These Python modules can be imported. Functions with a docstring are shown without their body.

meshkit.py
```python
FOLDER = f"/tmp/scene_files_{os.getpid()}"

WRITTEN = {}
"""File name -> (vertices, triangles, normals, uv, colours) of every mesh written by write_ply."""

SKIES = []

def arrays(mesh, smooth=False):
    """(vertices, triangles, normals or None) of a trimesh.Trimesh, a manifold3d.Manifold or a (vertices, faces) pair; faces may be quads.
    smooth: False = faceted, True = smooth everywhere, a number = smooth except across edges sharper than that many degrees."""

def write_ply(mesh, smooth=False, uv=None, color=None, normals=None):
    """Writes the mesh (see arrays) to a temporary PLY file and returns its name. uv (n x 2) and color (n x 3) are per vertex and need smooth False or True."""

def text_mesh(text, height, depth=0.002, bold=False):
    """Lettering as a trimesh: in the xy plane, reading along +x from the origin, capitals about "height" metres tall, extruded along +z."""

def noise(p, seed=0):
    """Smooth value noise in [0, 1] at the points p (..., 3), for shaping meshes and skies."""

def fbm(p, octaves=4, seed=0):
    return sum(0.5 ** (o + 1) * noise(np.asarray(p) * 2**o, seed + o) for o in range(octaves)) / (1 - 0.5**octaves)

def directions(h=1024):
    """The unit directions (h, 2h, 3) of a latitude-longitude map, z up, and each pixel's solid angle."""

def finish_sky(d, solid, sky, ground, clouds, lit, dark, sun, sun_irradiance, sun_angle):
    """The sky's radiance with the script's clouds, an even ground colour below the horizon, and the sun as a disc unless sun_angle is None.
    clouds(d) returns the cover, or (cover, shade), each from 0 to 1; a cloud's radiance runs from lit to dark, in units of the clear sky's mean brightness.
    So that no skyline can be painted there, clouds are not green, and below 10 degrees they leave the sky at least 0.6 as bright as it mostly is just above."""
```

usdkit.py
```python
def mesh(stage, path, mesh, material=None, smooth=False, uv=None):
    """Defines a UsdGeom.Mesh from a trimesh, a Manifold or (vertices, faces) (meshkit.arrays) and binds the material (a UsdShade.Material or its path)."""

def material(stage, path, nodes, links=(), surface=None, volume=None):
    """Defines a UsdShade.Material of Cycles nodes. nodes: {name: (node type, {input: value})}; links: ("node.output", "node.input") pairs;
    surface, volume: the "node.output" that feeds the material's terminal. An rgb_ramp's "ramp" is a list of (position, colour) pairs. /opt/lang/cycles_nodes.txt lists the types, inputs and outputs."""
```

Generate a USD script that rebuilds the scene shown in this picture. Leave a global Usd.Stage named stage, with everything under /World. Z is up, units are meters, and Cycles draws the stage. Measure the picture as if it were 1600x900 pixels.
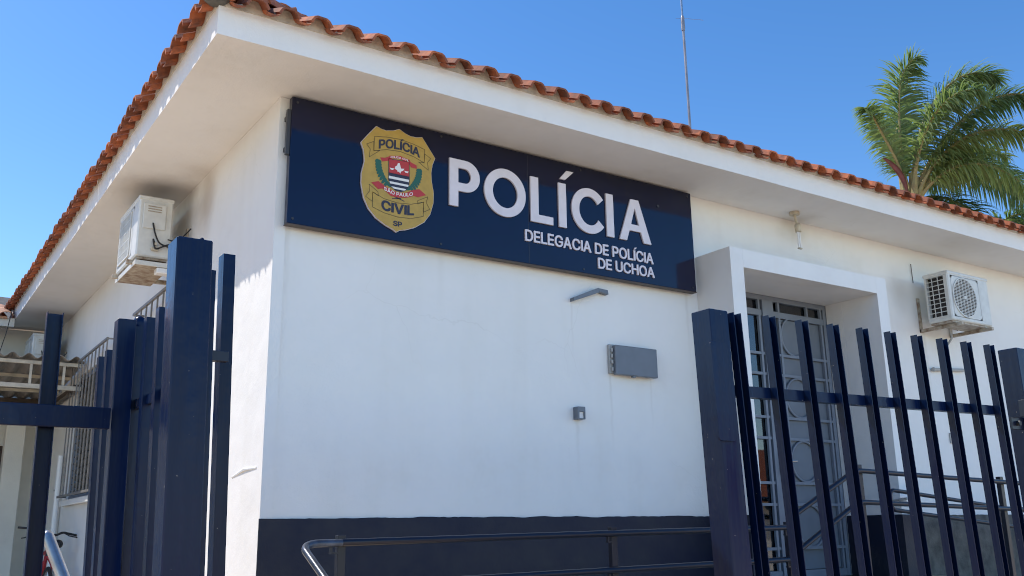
import math, random
import numpy as np
import trimesh
import manifold3d as m3
import shapely.geometry as sg
from shapely import affinity
from shapely.ops import unary_union
from pxr import Usd, UsdGeom, UsdLux, UsdShade, Gf, Sdf, Vt
import usdkit, meshkit

random.seed(7)
rng = np.random.default_rng(7)
stage = Usd.Stage.CreateInMemory()
UsdGeom.SetStageUpAxis(stage, UsdGeom.Tokens.z)
UsdGeom.SetStageMetersPerUnit(stage, 1.0)
world = UsdGeom.Xform.Define(stage, '/World')
stage.SetDefaultPrim(world.GetPrim())
UsdGeom.Scope.Define(stage, '/World/Looks')
E0 = 1.6                       # eye height above the street; heights below are given from the eye

# ---------------------------------------------------------------- camera
YAW, PITCH, ROLL, FPX = math.radians(33.8), math.radians(14.42), math.radians(-0.87), 1487.0
cf = np.array([math.sin(YAW) * math.cos(PITCH), math.cos(YAW) * math.cos(PITCH), math.sin(PITCH)])
cr0 = np.array([math.cos(YAW), -math.sin(YAW), 0.0])
cu0 = np.cross(cr0, cf)
cr = math.cos(ROLL) * cr0 + math.sin(ROLL) * cu0
cu = -math.sin(ROLL) * cr0 + math.cos(ROLL) * cu0
CAM = (-2.102, -6.045, E0)
cam = UsdGeom.Camera.Define(stage, '/World/camera')
cam.AddTransformOp().Set(Gf.Matrix4d(*cr, 0, *cu, 0, *(-cf), 0, *CAM, 1))
cam.CreateHorizontalApertureAttr(36.0)
cam.CreateVerticalApertureAttr(20.25)
cam.CreateFocalLengthAttr(36.0 * FPX / 1600.0)
cam.CreateClippingRangeAttr(Gf.Vec2f(0.05, 5000))
cam.CreateExposureAttr(0.72)

# ---------------------------------------------------------------- sky and sun
SUN = np.array([-1.0, 1.1, 1.85]); SUN /= np.linalg.norm(SUN)
sun_el, sun_rot = math.asin(SUN[2]), math.atan2(SUN[0], SUN[1])
dome = UsdLux.DomeLight.Define(stage, '/World/sky')
dome.GetPrim().SetCustomDataByKey('kind', 'structure')
sky_mat = usdkit.material(stage, '/World/Looks/sky_look', {
    's': ('sky_texture', {'sky_type': 'single_scattering', 'sun_disc': False, 'sun_elevation': sun_el, 'sun_rotation': sun_rot,
                          'altitude': 300.0, 'air_density': 1.0, 'aerosol_density': 0.4, 'ozone_density': 1.0}),
    'h': ('hsv', {'hue': 0.505, 'saturation': 1.34, 'value': 1.0, 'fac': 1.0}),
    'b': ('background_shader', {'strength': 0.128})}, [('s.color', 'h.color'), ('h.color', 'b.color')], surface='b.background')
UsdShade.MaterialBindingAPI.Apply(dome.GetPrim()).Bind(sky_mat)
sun = UsdLux.DistantLight.Define(stage, '/World/sun')
sun.CreateNormalizeAttr(True); sun.CreateIntensityAttr(0.72); sun.CreateAngleAttr(0.5); sun.CreateColorAttr(Gf.Vec3f(1.0, 0.92, 0.82))
zx = SUN; xx = np.cross([0, 0, 1.0], zx); xx /= np.linalg.norm(xx); yx = np.cross(zx, xx)
sun.AddTransformOp().Set(Gf.Matrix4d(*xx, 0, *yx, 0, *zx, 0, 0, 0, 20, 1))

# ---------------------------------------------------------------- materials
def mat(name, nodes, links, surface='p.BSDF'):
    return usdkit.material(stage, '/World/Looks/' + name, nodes, links, surface=surface)

def plain(name, col, rough=0.5, metal=0.0, var=0.0, scale=8.0, bump=0.0, bscale=60.0, coat=0.0, obj=0.0, spec=None, detail=4.0, col2=None):
    """principled with noise-varied colour and a fine bump"""
    c2 = col2 if col2 is not None else tuple(max(0, c * (1 - var)) for c in col)
    p = {'roughness': rough, 'metallic': metal}
    if spec is not None: p['specular_ior_level'] = spec
    if coat: p['coat_weight'] = coat; p['coat_roughness'] = 0.08
    nodes = {'g': ('geometry', {}), 'n': ('noise_texture', {'scale': scale, 'detail': detail, 'roughness': 0.6}),
             'r': ('rgb_ramp', {'ramp': [(0.35, col), (0.68, c2)]}), 'p': ('principled_bsdf', p)}
    links = [('g.position', 'n.vector'), ('n.fac', 'r.fac')]
    if obj:
        nodes['oi'] = ('object_info', {})
        nodes['mr'] = ('map_range', {'from_min': 0.0, 'from_max': 1.0, 'to_min': 1 - obj, 'to_max': 1 + obj})
        nodes['h'] = ('hsv', {'hue': 0.5, 'saturation': 1.0, 'fac': 1.0})
        links += [('oi.random', 'mr.value'), ('mr.result', 'h.value'), ('r.color', 'h.color'), ('h.color', 'p.base_color')]
    else:
        links += [('r.color', 'p.base_color')]
    if bump:
        nodes['n2'] = ('noise_texture', {'scale': bscale, 'detail': 4.0, 'roughness': 0.6})
        nodes['b'] = ('bump', {'strength': 0.6, 'distance': bump})
        links += [('g.position', 'n2.vector'), ('n2.fac', 'b.height'), ('b.normal', 'p.normal')]
    return mat(name, nodes, links)

def stained_white():
    """white masonry paint: broad faint dirt, vertical streaks, roller texture, soot clouds by the outdoor units"""
    nodes = {'g': ('geometry', {}),
             'n': ('noise_texture', {'scale': 1.3, 'detail': 6.0, 'roughness': 0.65}),
             'r': ('rgb_ramp', {'ramp': [(0.3, (0.78, 0.77, 0.75)), (0.58, (0.755, 0.745, 0.72)), (0.8, (0.70, 0.68, 0.64))]}),
             'mp': ('mapping', {'scale': (4.2, 4.2, 0.4)}), 'n3': ('noise_texture', {'scale': 1.0, 'detail': 5.0}),
             'r3': ('rgb_ramp', {'ramp': [(0.52, (1, 1, 1)), (0.85, (0.93, 0.92, 0.89))]}),
             'm': ('mix', {'mix_type': 'multiply', 'fac': 0.6}),
             'n2': ('noise_texture', {'scale': 42.0, 'detail': 5.0, 'roughness': 0.7}),
             'nb': ('noise_texture', {'scale': 3.0, 'detail': 2.0}), 'ad': ('math', {'math_type': 'multiply_add', 'value2': 7.0}),
             'b': ('bump', {'strength': 0.5, 'distance': 0.004}),
             'p': ('principled_bsdf', {'roughness': 0.75, 'specular_ior_level': 0.25})}
    links = [('g.position', 'n.vector'), ('n.fac', 'r.fac'), ('g.position', 'mp.vector'), ('mp.vector', 'n3.vector'), ('n3.fac', 'r3.fac'),
             ('r.color', 'm.color1'), ('r3.color', 'm.color2'), ('g.position', 'n2.vector'), ('g.position', 'nb.vector'),
             ('nb.fac', 'ad.value1'), ('n2.fac', 'ad.value3'), ('ad.value', 'b.height'), ('b.normal', 'p.normal')]
    last = 'm.color'
    for k, (c, rad, colr) in enumerate([((-0.25, 2.35, 4.60), 0.55, (0.36, 0.27, 0.20)), ((-0.02, 1.75, 4.35), 0.42, (0.42, 0.32, 0.24)),
                                        ((-0.2, 8.2, 4.55), 0.6, (0.40, 0.31, 0.24)), ((7.05, -0.02, 4.1), 0.34, (0.60, 0.58, 0.56)), ((5.41, -0.05, 4.56), 0.28, (0.58, 0.53, 0.45))]):
        nodes[f'd{k}'] = ('vector_math', {'math_type': 'distance', 'vector2': c})
        nodes[f'w{k}'] = ('math', {'math_type': 'multiply_add', 'value2': 0.5, 'value3': -0.25})
        nodes[f's{k}'] = ('math', {'math_type': 'add'})
        nodes[f'q{k}'] = ('map_range', {'range_type': 'smoothstep', 'from_min': rad, 'from_max': 0.02, 'to_min': 0.0, 'to_max': 0.58, 'clamp': True})
        nodes[f'x{k}'] = ('mix', {'mix_type': 'multiply', 'color2': colr})
        links += [('g.position', f'd{k}.vector1'), ('n.fac', f'w{k}.value1'), (f'd{k}.value', f's{k}.value1'), (f'w{k}.value', f's{k}.value2'),
                  (f's{k}.value', f'q{k}.value'), (f'q{k}.result', f'x{k}.fac'), (last, f'x{k}.color1')]
        last = f'x{k}.color'
    # hairline cracks, only in places
    nodes.update({'wn': ('noise_texture', {'scale': 2.6, 'detail': 4.0}), 'wa': ('vector_math', {'math_type': 'multiply_add', 'vector2': (0.35, 0.35, 0.35)}),
                  'vo': ('voronoi_texture', {'feature': 'distance_to_edge', 'scale': 0.75}), 'vr': ('map_range', {'from_min': 0.0, 'from_max': 0.0042, 'to_min': 1.0, 'to_max': 0.0, 'clamp': True}),
                  'vg': ('noise_texture', {'scale': 0.8, 'detail': 2.0}), 'vh': ('map_range', {'from_min': 0.52, 'from_max': 0.64, 'to_min': 0.0, 'to_max': 0.15, 'clamp': True}),
                  'vm': ('math', {'math_type': 'multiply'}), 'xc': ('mix', {'mix_type': 'multiply', 'color2': (0.62, 0.59, 0.54)})})
    links += [('g.position', 'wn.vector'), ('wn.color', 'wa.vector1'), ('g.position', 'wa.vector3'), ('wa.vector', 'vo.vector'), ('vo.distance', 'vr.value'),
              ('g.position', 'vg.vector'), ('vg.fac', 'vh.value'), ('vr.result', 'vm.value1'), ('vh.result', 'vm.value2'), ('vm.value', 'xc.fac'), (last, 'xc.color1')]
    last = 'xc.color'
    # dirty drips that start at fittings on the front wall
    nodes.update({'sx': ('separate_xyz', {}), 'dn': ('noise_texture', {'scale': 7.0, 'detail': 3.0}), 'dw': ('math', {'math_type': 'multiply_add', 'value2': 0.05, 'value3': -0.025}), 'dx': ('math', {'math_type': 'add'})})
    links += [('g.position', 'sx.vector'), ('g.position', 'dn.vector'), ('dn.fac', 'dw.value1'), ('sx.x', 'dx.value1'), ('dw.value', 'dx.value2')]
    for k, (x0, zt, ln_, w_, a_) in enumerate([(0.10, 3.66, 0.9, 0.03, 0.20), (3.83, 3.66, 0.7, 0.03, 0.22), (1.30, 3.66, 0.5, 0.05, 0.12), (2.91, 2.86, 0.7, 0.022, 0.26), (3.35, 2.85, 0.5, 0.02, 0.18), (2.55, 2.46, 0.5, 0.03, 0.20), (2.53, 3.43, 0.5, 0.02, 0.2), (7.4, 3.72, 1.2, 0.05, 0.30)]):
        nodes.update({f'j{k}': ('math', {'math_type': 'subtract', 'value2': x0}), f'e{k}': ('math', {'math_type': 'absolute'}),
                      f'u{k}': ('map_range', {'range_type': 'smoothstep', 'from_min': w_, 'from_max': 0.0, 'to_min': 0.0, 'to_max': a_, 'clamp': True}),
                      f'v{k}': ('map_range', {'from_min': zt - ln_, 'from_max': zt, 'to_min': 0.0, 'to_max': 1.0, 'clamp': True}),
                      f'l{k}': ('math', {'math_type': 'less_than', 'value2': zt}), f'm{k}': ('math', {'math_type': 'multiply'}), f'o{k}': ('math', {'math_type': 'multiply'}),
                      f'y{k}': ('mix', {'mix_type': 'multiply', 'color2': (0.60, 0.55, 0.47)})})
        links += [('dx.value', f'j{k}.value1'), (f'j{k}.value', f'e{k}.value1'), (f'e{k}.value', f'u{k}.value'), ('sx.z', f'v{k}.value'), ('sx.z', f'l{k}.value1'),
                  (f'u{k}.result', f'm{k}.value1'), (f'v{k}.result', f'm{k}.value2'), (f'm{k}.value', f'o{k}.value1'), (f'l{k}.value', f'o{k}.value2'), (f'o{k}.value', f'y{k}.fac'), (last, f'y{k}.color1')]
        last = f'y{k}.color'
    links.append((last, 'p.base_color'))
    return mat('white_masonry', nodes, links)

M = {}
M['white'] = stained_white()
M['mortar'] = plain('mortar', (0.62, 0.56, 0.47), 0.9, var=0.35, scale=14, bump=0.01, bscale=45)
M['navy_wall'] = plain('navy_wall', (0.009, 0.012, 0.030), 0.5, col2=(0.024, 0.026, 0.036), detail=9, scale=2.6, bump=0.004, bscale=45, spec=0.3)
M['cement'] = plain('cement', (0.125, 0.12, 0.108), 0.85, var=0.55, scale=7, bump=0.006, bscale=50, col2=(0.05, 0.048, 0.044), detail=8)
def worn_paint(name, col, dust, rough):
    """enamel on steel: faint vertical wipe marks, dust and tiny chips, slightly rippled tube walls"""
    nodes = {'g': ('geometry', {}), 'mp': ('mapping', {'scale': (30.0, 30.0, 1.6)}), 'n': ('noise_texture', {'scale': 1.0, 'detail': 6.0, 'roughness': 0.65}),
             'r': ('rgb_ramp', {'ramp': [(0.42, col), (0.75, dust)]}),
             'c': ('noise_texture', {'scale': 55.0, 'detail': 2.0}), 'cr': ('rgb_ramp', {'ramp': [(0.755, (0, 0, 0)), (0.775, (1, 1, 1))]}),
             'm': ('mix', {'color2': (0.16, 0.15, 0.14)}),
             'mr': ('map_range', {'from_min': 0.3, 'from_max': 0.7, 'to_min': rough * 0.7, 'to_max': rough * 1.7}),
             'n2': ('noise_texture', {'scale': 16.0, 'detail': 3.0}), 'b': ('bump', {'strength': 0.5, 'distance': 0.003}),
             'p': ('principled_bsdf', {'specular_ior_level': 0.27})}
    return mat(name, nodes, [('g.position', 'mp.vector'), ('mp.vector', 'n.vector'), ('n.fac', 'r.fac'), ('g.position', 'c.vector'), ('c.fac', 'cr.fac'), ('cr.color', 'm.fac'), ('r.color', 'm.color1'),
                             ('m.color', 'p.base_color'), ('n.fac', 'mr.value'), ('mr.result', 'p.roughness'), ('g.position', 'n2.vector'), ('n2.fac', 'b.height'), ('b.normal', 'p.normal')])
M['navy'] = worn_paint('navy_metal', (0.0012, 0.0066, 0.030), (0.0035, 0.0095, 0.028), 0.20)
M['navy_dull'] = plain('navy_tube', (0.005, 0.007, 0.018), 0.3, var=0.3, scale=9)
M['worn_tube'] = plain('worn_tube', (0.10, 0.115, 0.15), 0.3, metal=0.5, var=0.6, scale=14)
M['rail_steel'] = plain('galvanised', (0.42, 0.44, 0.47), 0.32, metal=0.85, var=0.3, scale=18)
M['sign'] = plain('sign_blue', (0.0018, 0.004, 0.021), 0.10, var=0.25, scale=3, bump=0.0012, bscale=2.2)
M['sign_edge'] = plain('sign_edge', (0.03, 0.03, 0.035), 0.4)
M['letter'] = plain('letter_white', (0.68, 0.64, 0.70), 0.4, var=0.08, scale=12)
M['gold'] = plain('badge_gold', (0.47, 0.30, 0.06), 0.4, metal=0.1, var=0.15, scale=16)
M['badge_line'] = plain('badge_line', (0.05, 0.042, 0.02), 0.6)
M['badge_navy'] = plain('badge_navy', (0.018, 0.022, 0.05), 0.5)
M['red'] = plain('badge_red', (0.42, 0.03, 0.035), 0.5)
M['badge_white'] = plain('badge_white', (0.72, 0.72, 0.72), 0.5)
M['green'] = plain('badge_green', (0.012, 0.10, 0.075), 0.5)
M['tile'] = plain('clay_tile', (0.42, 0.115, 0.038), 0.8, var=0.5, scale=11, bump=0.004, bscale=60, obj=0.28, col2=(0.13, 0.045, 0.026), detail=9)
M['tile_dark'] = plain('clay_dark', (0.30, 0.085, 0.036), 0.82, var=0.5, scale=8, bump=0.005, bscale=55, obj=0.30, col2=(0.11, 0.045, 0.028), detail=8)
M['tile_old'] = plain('clay_old', (0.52, 0.27, 0.16), 0.85, var=0.4, scale=7, bump=0.004, bscale=50, obj=0.15)
M['ac_white'] = plain('ac_white', (0.66, 0.65, 0.60), 0.42, var=0.14, scale=9)
M['ac_dirty'] = plain('ac_tray', (0.50, 0.45, 0.36), 0.6, var=0.6, scale=16, col2=(0.20, 0.12, 0.07), detail=8)
M['ac_grey'] = plain('ac_grey', (0.36, 0.36, 0.35), 0.5, var=0.15)
M['black'] = plain('black_plastic', (0.012, 0.012, 0.013), 0.45)
M['dark_fin'] = plain('dark_fins', (0.03, 0.024, 0.022), 0.6)
M['plastic_cover'] = plain('white_plastic', (0.74, 0.74, 0.73), 0.4)
M['grille_paint'] = plain('grille_paint', (0.22, 0.21, 0.20), 0.5, var=0.3, scale=20)
M['dark_blind'] = plain('dark_blind', (0.09, 0.085, 0.08), 0.6)
M['frosted'] = plain('frosted_glass', (0.16, 0.185, 0.22), 0.22, var=0.15, scale=3)
M['door_metal'] = plain('door_metal', (0.19, 0.22, 0.27), 0.4, var=0.15, scale=6)
M['grey_box'] = plain('grey_box', (0.15, 0.17, 0.20), 0.42, var=0.12, scale=8)
M['cream_steel'] = plain('cream_steel', (0.60, 0.55, 0.45), 0.55, var=0.35, scale=6)
M['corrugated'] = plain('corrugated', (0.30, 0.275, 0.25), 0.55, var=0.3, scale=4)
M['brown'] = plain('brown_metal', (0.075, 0.05, 0.038), 0.5, var=0.3)
M['annex'] = plain('annex_wall', (0.70, 0.67, 0.61), 0.8, var=0.12, scale=3, bump=0.004)
M['antenna'] = plain('antenna_steel', (0.36, 0.33, 0.33), 0.4, metal=0.6, var=0.4, scale=5)
M['socket'] = plain('socket_cream', (0.55, 0.48, 0.36), 0.55, var=0.3, scale=30)
M['paving'] = plain('paving', (0.80, 0.62, 0.42), 0.9, var=0.12, scale=2.0, bump=0.006, bscale=30)
M['asphalt'] = plain('asphalt', (0.66, 0.50, 0.34), 0.9, var=0.15, scale=5, bump=0.006, bscale=60)
M['earth'] = plain('earth', (0.58, 0.45, 0.31), 0.95, var=0.2, scale=0.4)
M['interior'] = plain('interior', (0.45, 0.42, 0.38), 0.8, var=0.2)
M['trunk'] = plain('palm_trunk', (0.32, 0.25, 0.17), 0.9, var=0.5, scale=12, bump=0.01, bscale=25)
M['rachis'] = plain('palm_rachis', (0.36, 0.32, 0.13), 0.6, var=0.3, scale=6, col2=(0.28, 0.19, 0.08))
M['spathe'] = plain('palm_spathe', (0.20, 0.045, 0.03), 0.6, var=0.4, scale=10)
M['bike_red'] = plain('bike_red', (0.30, 0.02, 0.025), 0.3)
M['rubber'] = plain('rubber', (0.02, 0.02, 0.02), 0.7)
M['chrome'] = plain('chrome', (0.6, 0.6, 0.62), 0.2, metal=1.0)

def leaf_mat(name, c1, c2, tr):
    nodes = {'g': ('geometry', {}), 'n': ('noise_texture', {'scale': 2.2, 'detail': 3.0}), 'r': ('rgb_ramp', {'ramp': [(0.3, c1), (0.7, c2)]}),
             'p': ('principled_bsdf', {'roughness': 0.33, 'specular_ior_level': 0.6}), 't': ('translucent_bsdf', {'color': tr}), 'mx': ('mix_closure', {'fac': 0.42})}
    return mat(name, nodes, [('g.position', 'n.vector'), ('n.fac', 'r.fac'), ('r.color', 'p.base_color'), ('p.BSDF', 'mx.closure1'), ('t.BSDF', 'mx.closure2')], 'mx.closure')
M['leaf_a'] = leaf_mat('palm_leaf_a', (0.085, 0.135, 0.06), (0.18, 0.235, 0.12), (0.30, 0.42, 0.11))
M['leaf_b'] = leaf_mat('palm_leaf_b', (0.05, 0.09, 0.045), (0.10, 0.15, 0.07), (0.20, 0.32, 0.08))
M['leaf_c'] = leaf_mat('palm_leaf_c', (0.12, 0.165, 0.055), (0.25, 0.28, 0.12), (0.36, 0.46, 0.11))
M['glass'] = mat('window_glass', {'f': ('fresnel', {'IOR': 2.0}), 't': ('transparent_bsdf', {'color': (0.62, 0.70, 0.78)}), 'g': ('glossy_bsdf', {'roughness': 0.02, 'color': (0.95, 0.97, 1)}), 'm': ('mix_closure', {})},
                 [('f.fac', 'm.fac'), ('t.BSDF', 'm.closure1'), ('g.BSDF', 'm.closure2')], 'm.closure')

# ---------------------------------------------------------------- object helpers
_used, _origin = {}, {}
def path_for(parent, name):
    base = (str(parent.GetPath()) if parent else '/World') + '/'
    n = _used.get(base + name, 0); _used[base + name] = n + 1
    return base + (name if n == 0 else f'{name}_{n:03d}')

def origin(prim):
    return _origin.get(str(prim.GetPath()), np.zeros(3)) if prim else np.zeros(3)

def tag(p, label=None, cat=None, group=None, kind=None):
    for k, v in (('label', label), ('category', cat), ('group', group), ('kind', kind)):
        if v: p.SetCustomDataByKey(k, v)
    return p

def thing(name, label, cat, loc=(0, 0, 0), group=None, kind=None):
    x = UsdGeom.Xform.Define(stage, path_for(None, name)); x.AddTranslateOp().Set(Gf.Vec3d(*map(float, loc)))
    p = x.GetPrim(); _origin[str(p.GetPath())] = np.array(loc, float)
    return tag(p, label, cat, group, kind)

def obj(name, mesh, m, parent=None, smooth=False, label=None, cat=None, group=None, kind=None):
    v, f, _ = meshkit.arrays(mesh, False)
    v = np.asarray(v) - origin(parent)
    o = usdkit.mesh(stage, path_for(parent, name), (v, f), M[m] if isinstance(m, str) else m, smooth=smooth).GetPrim()
    if parent: _origin[str(o.GetPath())] = origin(parent)
    return tag(o, label, cat, group, kind)

def tm(man):
    q = man.to_mesh(); return trimesh.Trimesh(q.vert_properties[:, :3], q.tri_verts, process=False)
def cat_(ms): return trimesh.util.concatenate(ms)
def man(mesh):
    mesh = mesh.copy(); mesh.merge_vertices()
    return m3.Manifold(m3.Mesh(np.asarray(mesh.vertices, np.float32), np.asarray(mesh.faces, np.uint32)))

def box(x0, x1, y0, y1, z0, z1, ch=0.0):
    if ch <= 0:
        b = trimesh.creation.box([x1 - x0, y1 - y0, z1 - z0]); b.apply_translation([(x0 + x1) / 2, (y0 + y1) / 2, (z0 + z1) / 2]); return b
    pts = []
    for s in np.array(np.meshgrid([0, 1], [0, 1], [0, 1])).reshape(3, -1).T:
        c = np.array([[x0, x1][s[0]], [y0, y1][s[1]], [z0, z1][s[2]]], float); d = 1 - 2 * s
        for k in range(3):
            q = c + d * ch; q[k] = c[k]; pts.append(q)
    return trimesh.convex.convex_hull(np.array(pts))

def tube(pts, r, n=10, cap=True):
    pts = np.asarray(pts, float); rs = np.full(len(pts), r) if np.ndim(r) == 0 else np.asarray(r)
    t = np.gradient(pts, axis=0); t /= np.linalg.norm(t, axis=1, keepdims=True)
    u = np.cross(t[0], [0, 0, 1.0]); u = np.cross(t[0], [1.0, 0, 0]) if np.linalg.norm(u) < 1e-3 else u; u /= np.linalg.norm(u)
    V = []; a = np.linspace(0, 2 * np.pi, n, endpoint=False)
    for i in range(len(pts)):
        u = u - t[i] * (u @ t[i]); u /= np.linalg.norm(u); w = np.cross(t[i], u)
        V.append(pts[i] + rs[i] * (np.cos(a)[:, None] * u + np.sin(a)[:, None] * w))
    F = []
    for i in range(len(pts) - 1):
        for k in range(n):
            p, q = i * n + k, i * n + (k + 1) % n
            F += [[p, q, q + n], [p, q + n, p + n]]
    V = np.vstack(V)
    if cap:
        c0, c1 = len(V), len(V) + 1; V = np.vstack([V, pts[0], pts[-1]]); e = (len(pts) - 1) * n
        for k in range(n): F += [[c0, (k + 1) % n, k], [c1, e + k, e + (k + 1) % n]]
    return trimesh.Trimesh(V, F, process=False)

def bend(pts, r, k=7):
    """polyline with its inner corners rounded to radius-like length r"""
    pts = [np.asarray(p, float) for p in pts]; out = [pts[0]]
    for a, b, c in zip(pts, pts[1:], pts[2:]):
        d1, d2 = (a - b), (c - b); l1, l2 = np.linalg.norm(d1), np.linalg.norm(d2); q = min(r, l1 * 0.45, l2 * 0.45)
        s, e = b + d1 / l1 * q, b + d2 / l2 * q
        for t in np.linspace(0, 1, k): out.append((1 - t) ** 2 * s + 2 * t * (1 - t) * b + t * t * e)
    out.append(pts[-1]); return np.array(out)

def extr(poly, depth):
    return cat_([trimesh.creation.extrude_polygon(g, depth, engine='earcut') for g in getattr(poly, 'geoms', [poly]) if g.area > 1e-9])
def on_front(mesh, y):
    """mesh drawn in (x, z) and extruded towards the viewer from the plane y"""
    v = mesh.vertices; return trimesh.Trimesh(np.column_stack([v[:, 0], y - v[:, 2], v[:, 1]]), mesh.faces, process=False)
def fpoly(pts_or_poly, y, d):
    p = pts_or_poly if hasattr(pts_or_poly, 'area') else sg.Polygon(pts_or_poly)
    return on_front(extr(p, d), y)
def prism_y(pts, y0, y1):          # (x, z) outline extruded along y
    return fpoly(pts, y1, y1 - y0)
def prism_x(pts, x0, x1):          # (y, z) outline extruded along x
    m = extr(sg.Polygon(pts), x1 - x0); v = m.vertices
    return trimesh.Trimesh(np.column_stack([x0 + v[:, 2], v[:, 0], v[:, 1]]), m.faces, process=False)
def Z(z): return E0 + z
def hand_made(m, amp=0.007, step=0.22):
    """slight waviness of hand trowelled plaster"""
    v, f = trimesh.remesh.subdivide_to_size(m.vertices, m.faces, step, max_iter=12)
    d = np.stack([meshkit.fbm(v * 1.7 + 11 * k, 3, seed=k) - 0.5 for k in range(3)], -1)
    return trimesh.Trimesh(v + d * amp * [1, 1, 1.3], f, process=False)

# ================================================================ ground
g = 60.0
obj('ground', box(-900, 900, -900, 900, -1.0, -0.02), 'earth', kind='structure')
obj('road', box(-g, g, -15.5, -8.2, -0.3, -0.015), 'asphalt', kind='structure')
obj('pavement', box(-g, g, -8.2, -3.1, -0.3, 0.0), 'paving', kind='structure')
obj('forecourt', box(-6.5, 12, -3.1, 9.3, -0.3, 0.006), 'paving', kind='structure')
obj('driveway', prism_x([(-1.2, 0.0), (2.6, 0.60), (9.2, 0.60), (9.2, -0.1), (-1.2, -0.1)], -6.4, -0.02), 'paving', kind='structure')
obj('ramp', cat_([prism_y([(0.0, 0.66), (3.3, 0.70), (3.3, 0.05), (0.0, 0.05)], -1.45, -0.03), box(3.302, 3.75, -1.45, -0.45, 0.05, 0.92), box(3.752, 6.6, -1.45, -0.45, 0.05, 1.14),
                  prism_y([(6.602, 1.14), (10.8, 0.79), (10.8, 0.05), (6.602, 0.05)], -1.45, -0.03)]), 'paving', kind='structure')

# ================================================================ police station
ST = thing('police_station', 'white single storey police station with wide eaves, clay tile roof and navy base band', 'building', (0, 0, 0))
XE, YE = 11.6, 12.0
ZS = Z(3.017)                                                   # underside of the eaves
def obj_pad(): pass
# walls: front wall with the doorway cut out, left wall with two window openings
T = 0.2
front = sg.box(0, 0, XE, ZS).difference(sg.box(4.13, Z(-0.45), 6.02, Z(2.25)))
obj('front_wall', fpoly(front, T, T), 'white', ST)
lw = sg.box(T, 0, YE, ZS).difference(sg.box(2.35, Z(0.45), 3.70, Z(2.04))).difference(sg.box(4.95, Z(0.45), 7.2, Z(2.02)))
m = extr(lw, T); v = m.vertices
obj('side_wall', trimesh.Trimesh(np.column_stack([v[:, 2], v[:, 0], v[:, 1]]), m.faces, process=False), 'white', ST)
obj('rear_wall', cat_([box(XE - T, XE, T, YE, 0, ZS), box(T, XE - T, YE - T, YE, 0, ZS)]), 'white', ST)
# shallow corner strip on the front
obj('corner_strip', box(-0.006, 0.075, -0.006, 0.03, Z(0.11), ZS - 0.002), 'white', ST)
# navy base band with a hand painted upper edge
def band(x0, x1, y, d, zt):
    n = max(2, int((x1 - x0) / 0.03)); xs = np.linspace(x0, x1, n)
    return fpoly([(x0, 0.02)] + [(x1, 0.02)] + [(x, zt + 0.013 * (meshkit.noise(np.array([x * 6, y, 0.3])) - .5) + 0.006 * (meshkit.noise(np.array([x * 31, y, 1.3])) - .5)) for x in xs[::-1]], y, d)
obj('base_band', band(-0.010, 3.968, 0.0, 0.012, Z(0.113)), 'navy_wall', ST)
obj('base_band', band(6.182, XE, 0.0, 0.012, Z(0.113)), 'cement', ST, label='bare grey cement base band right of the doorway')
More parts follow.
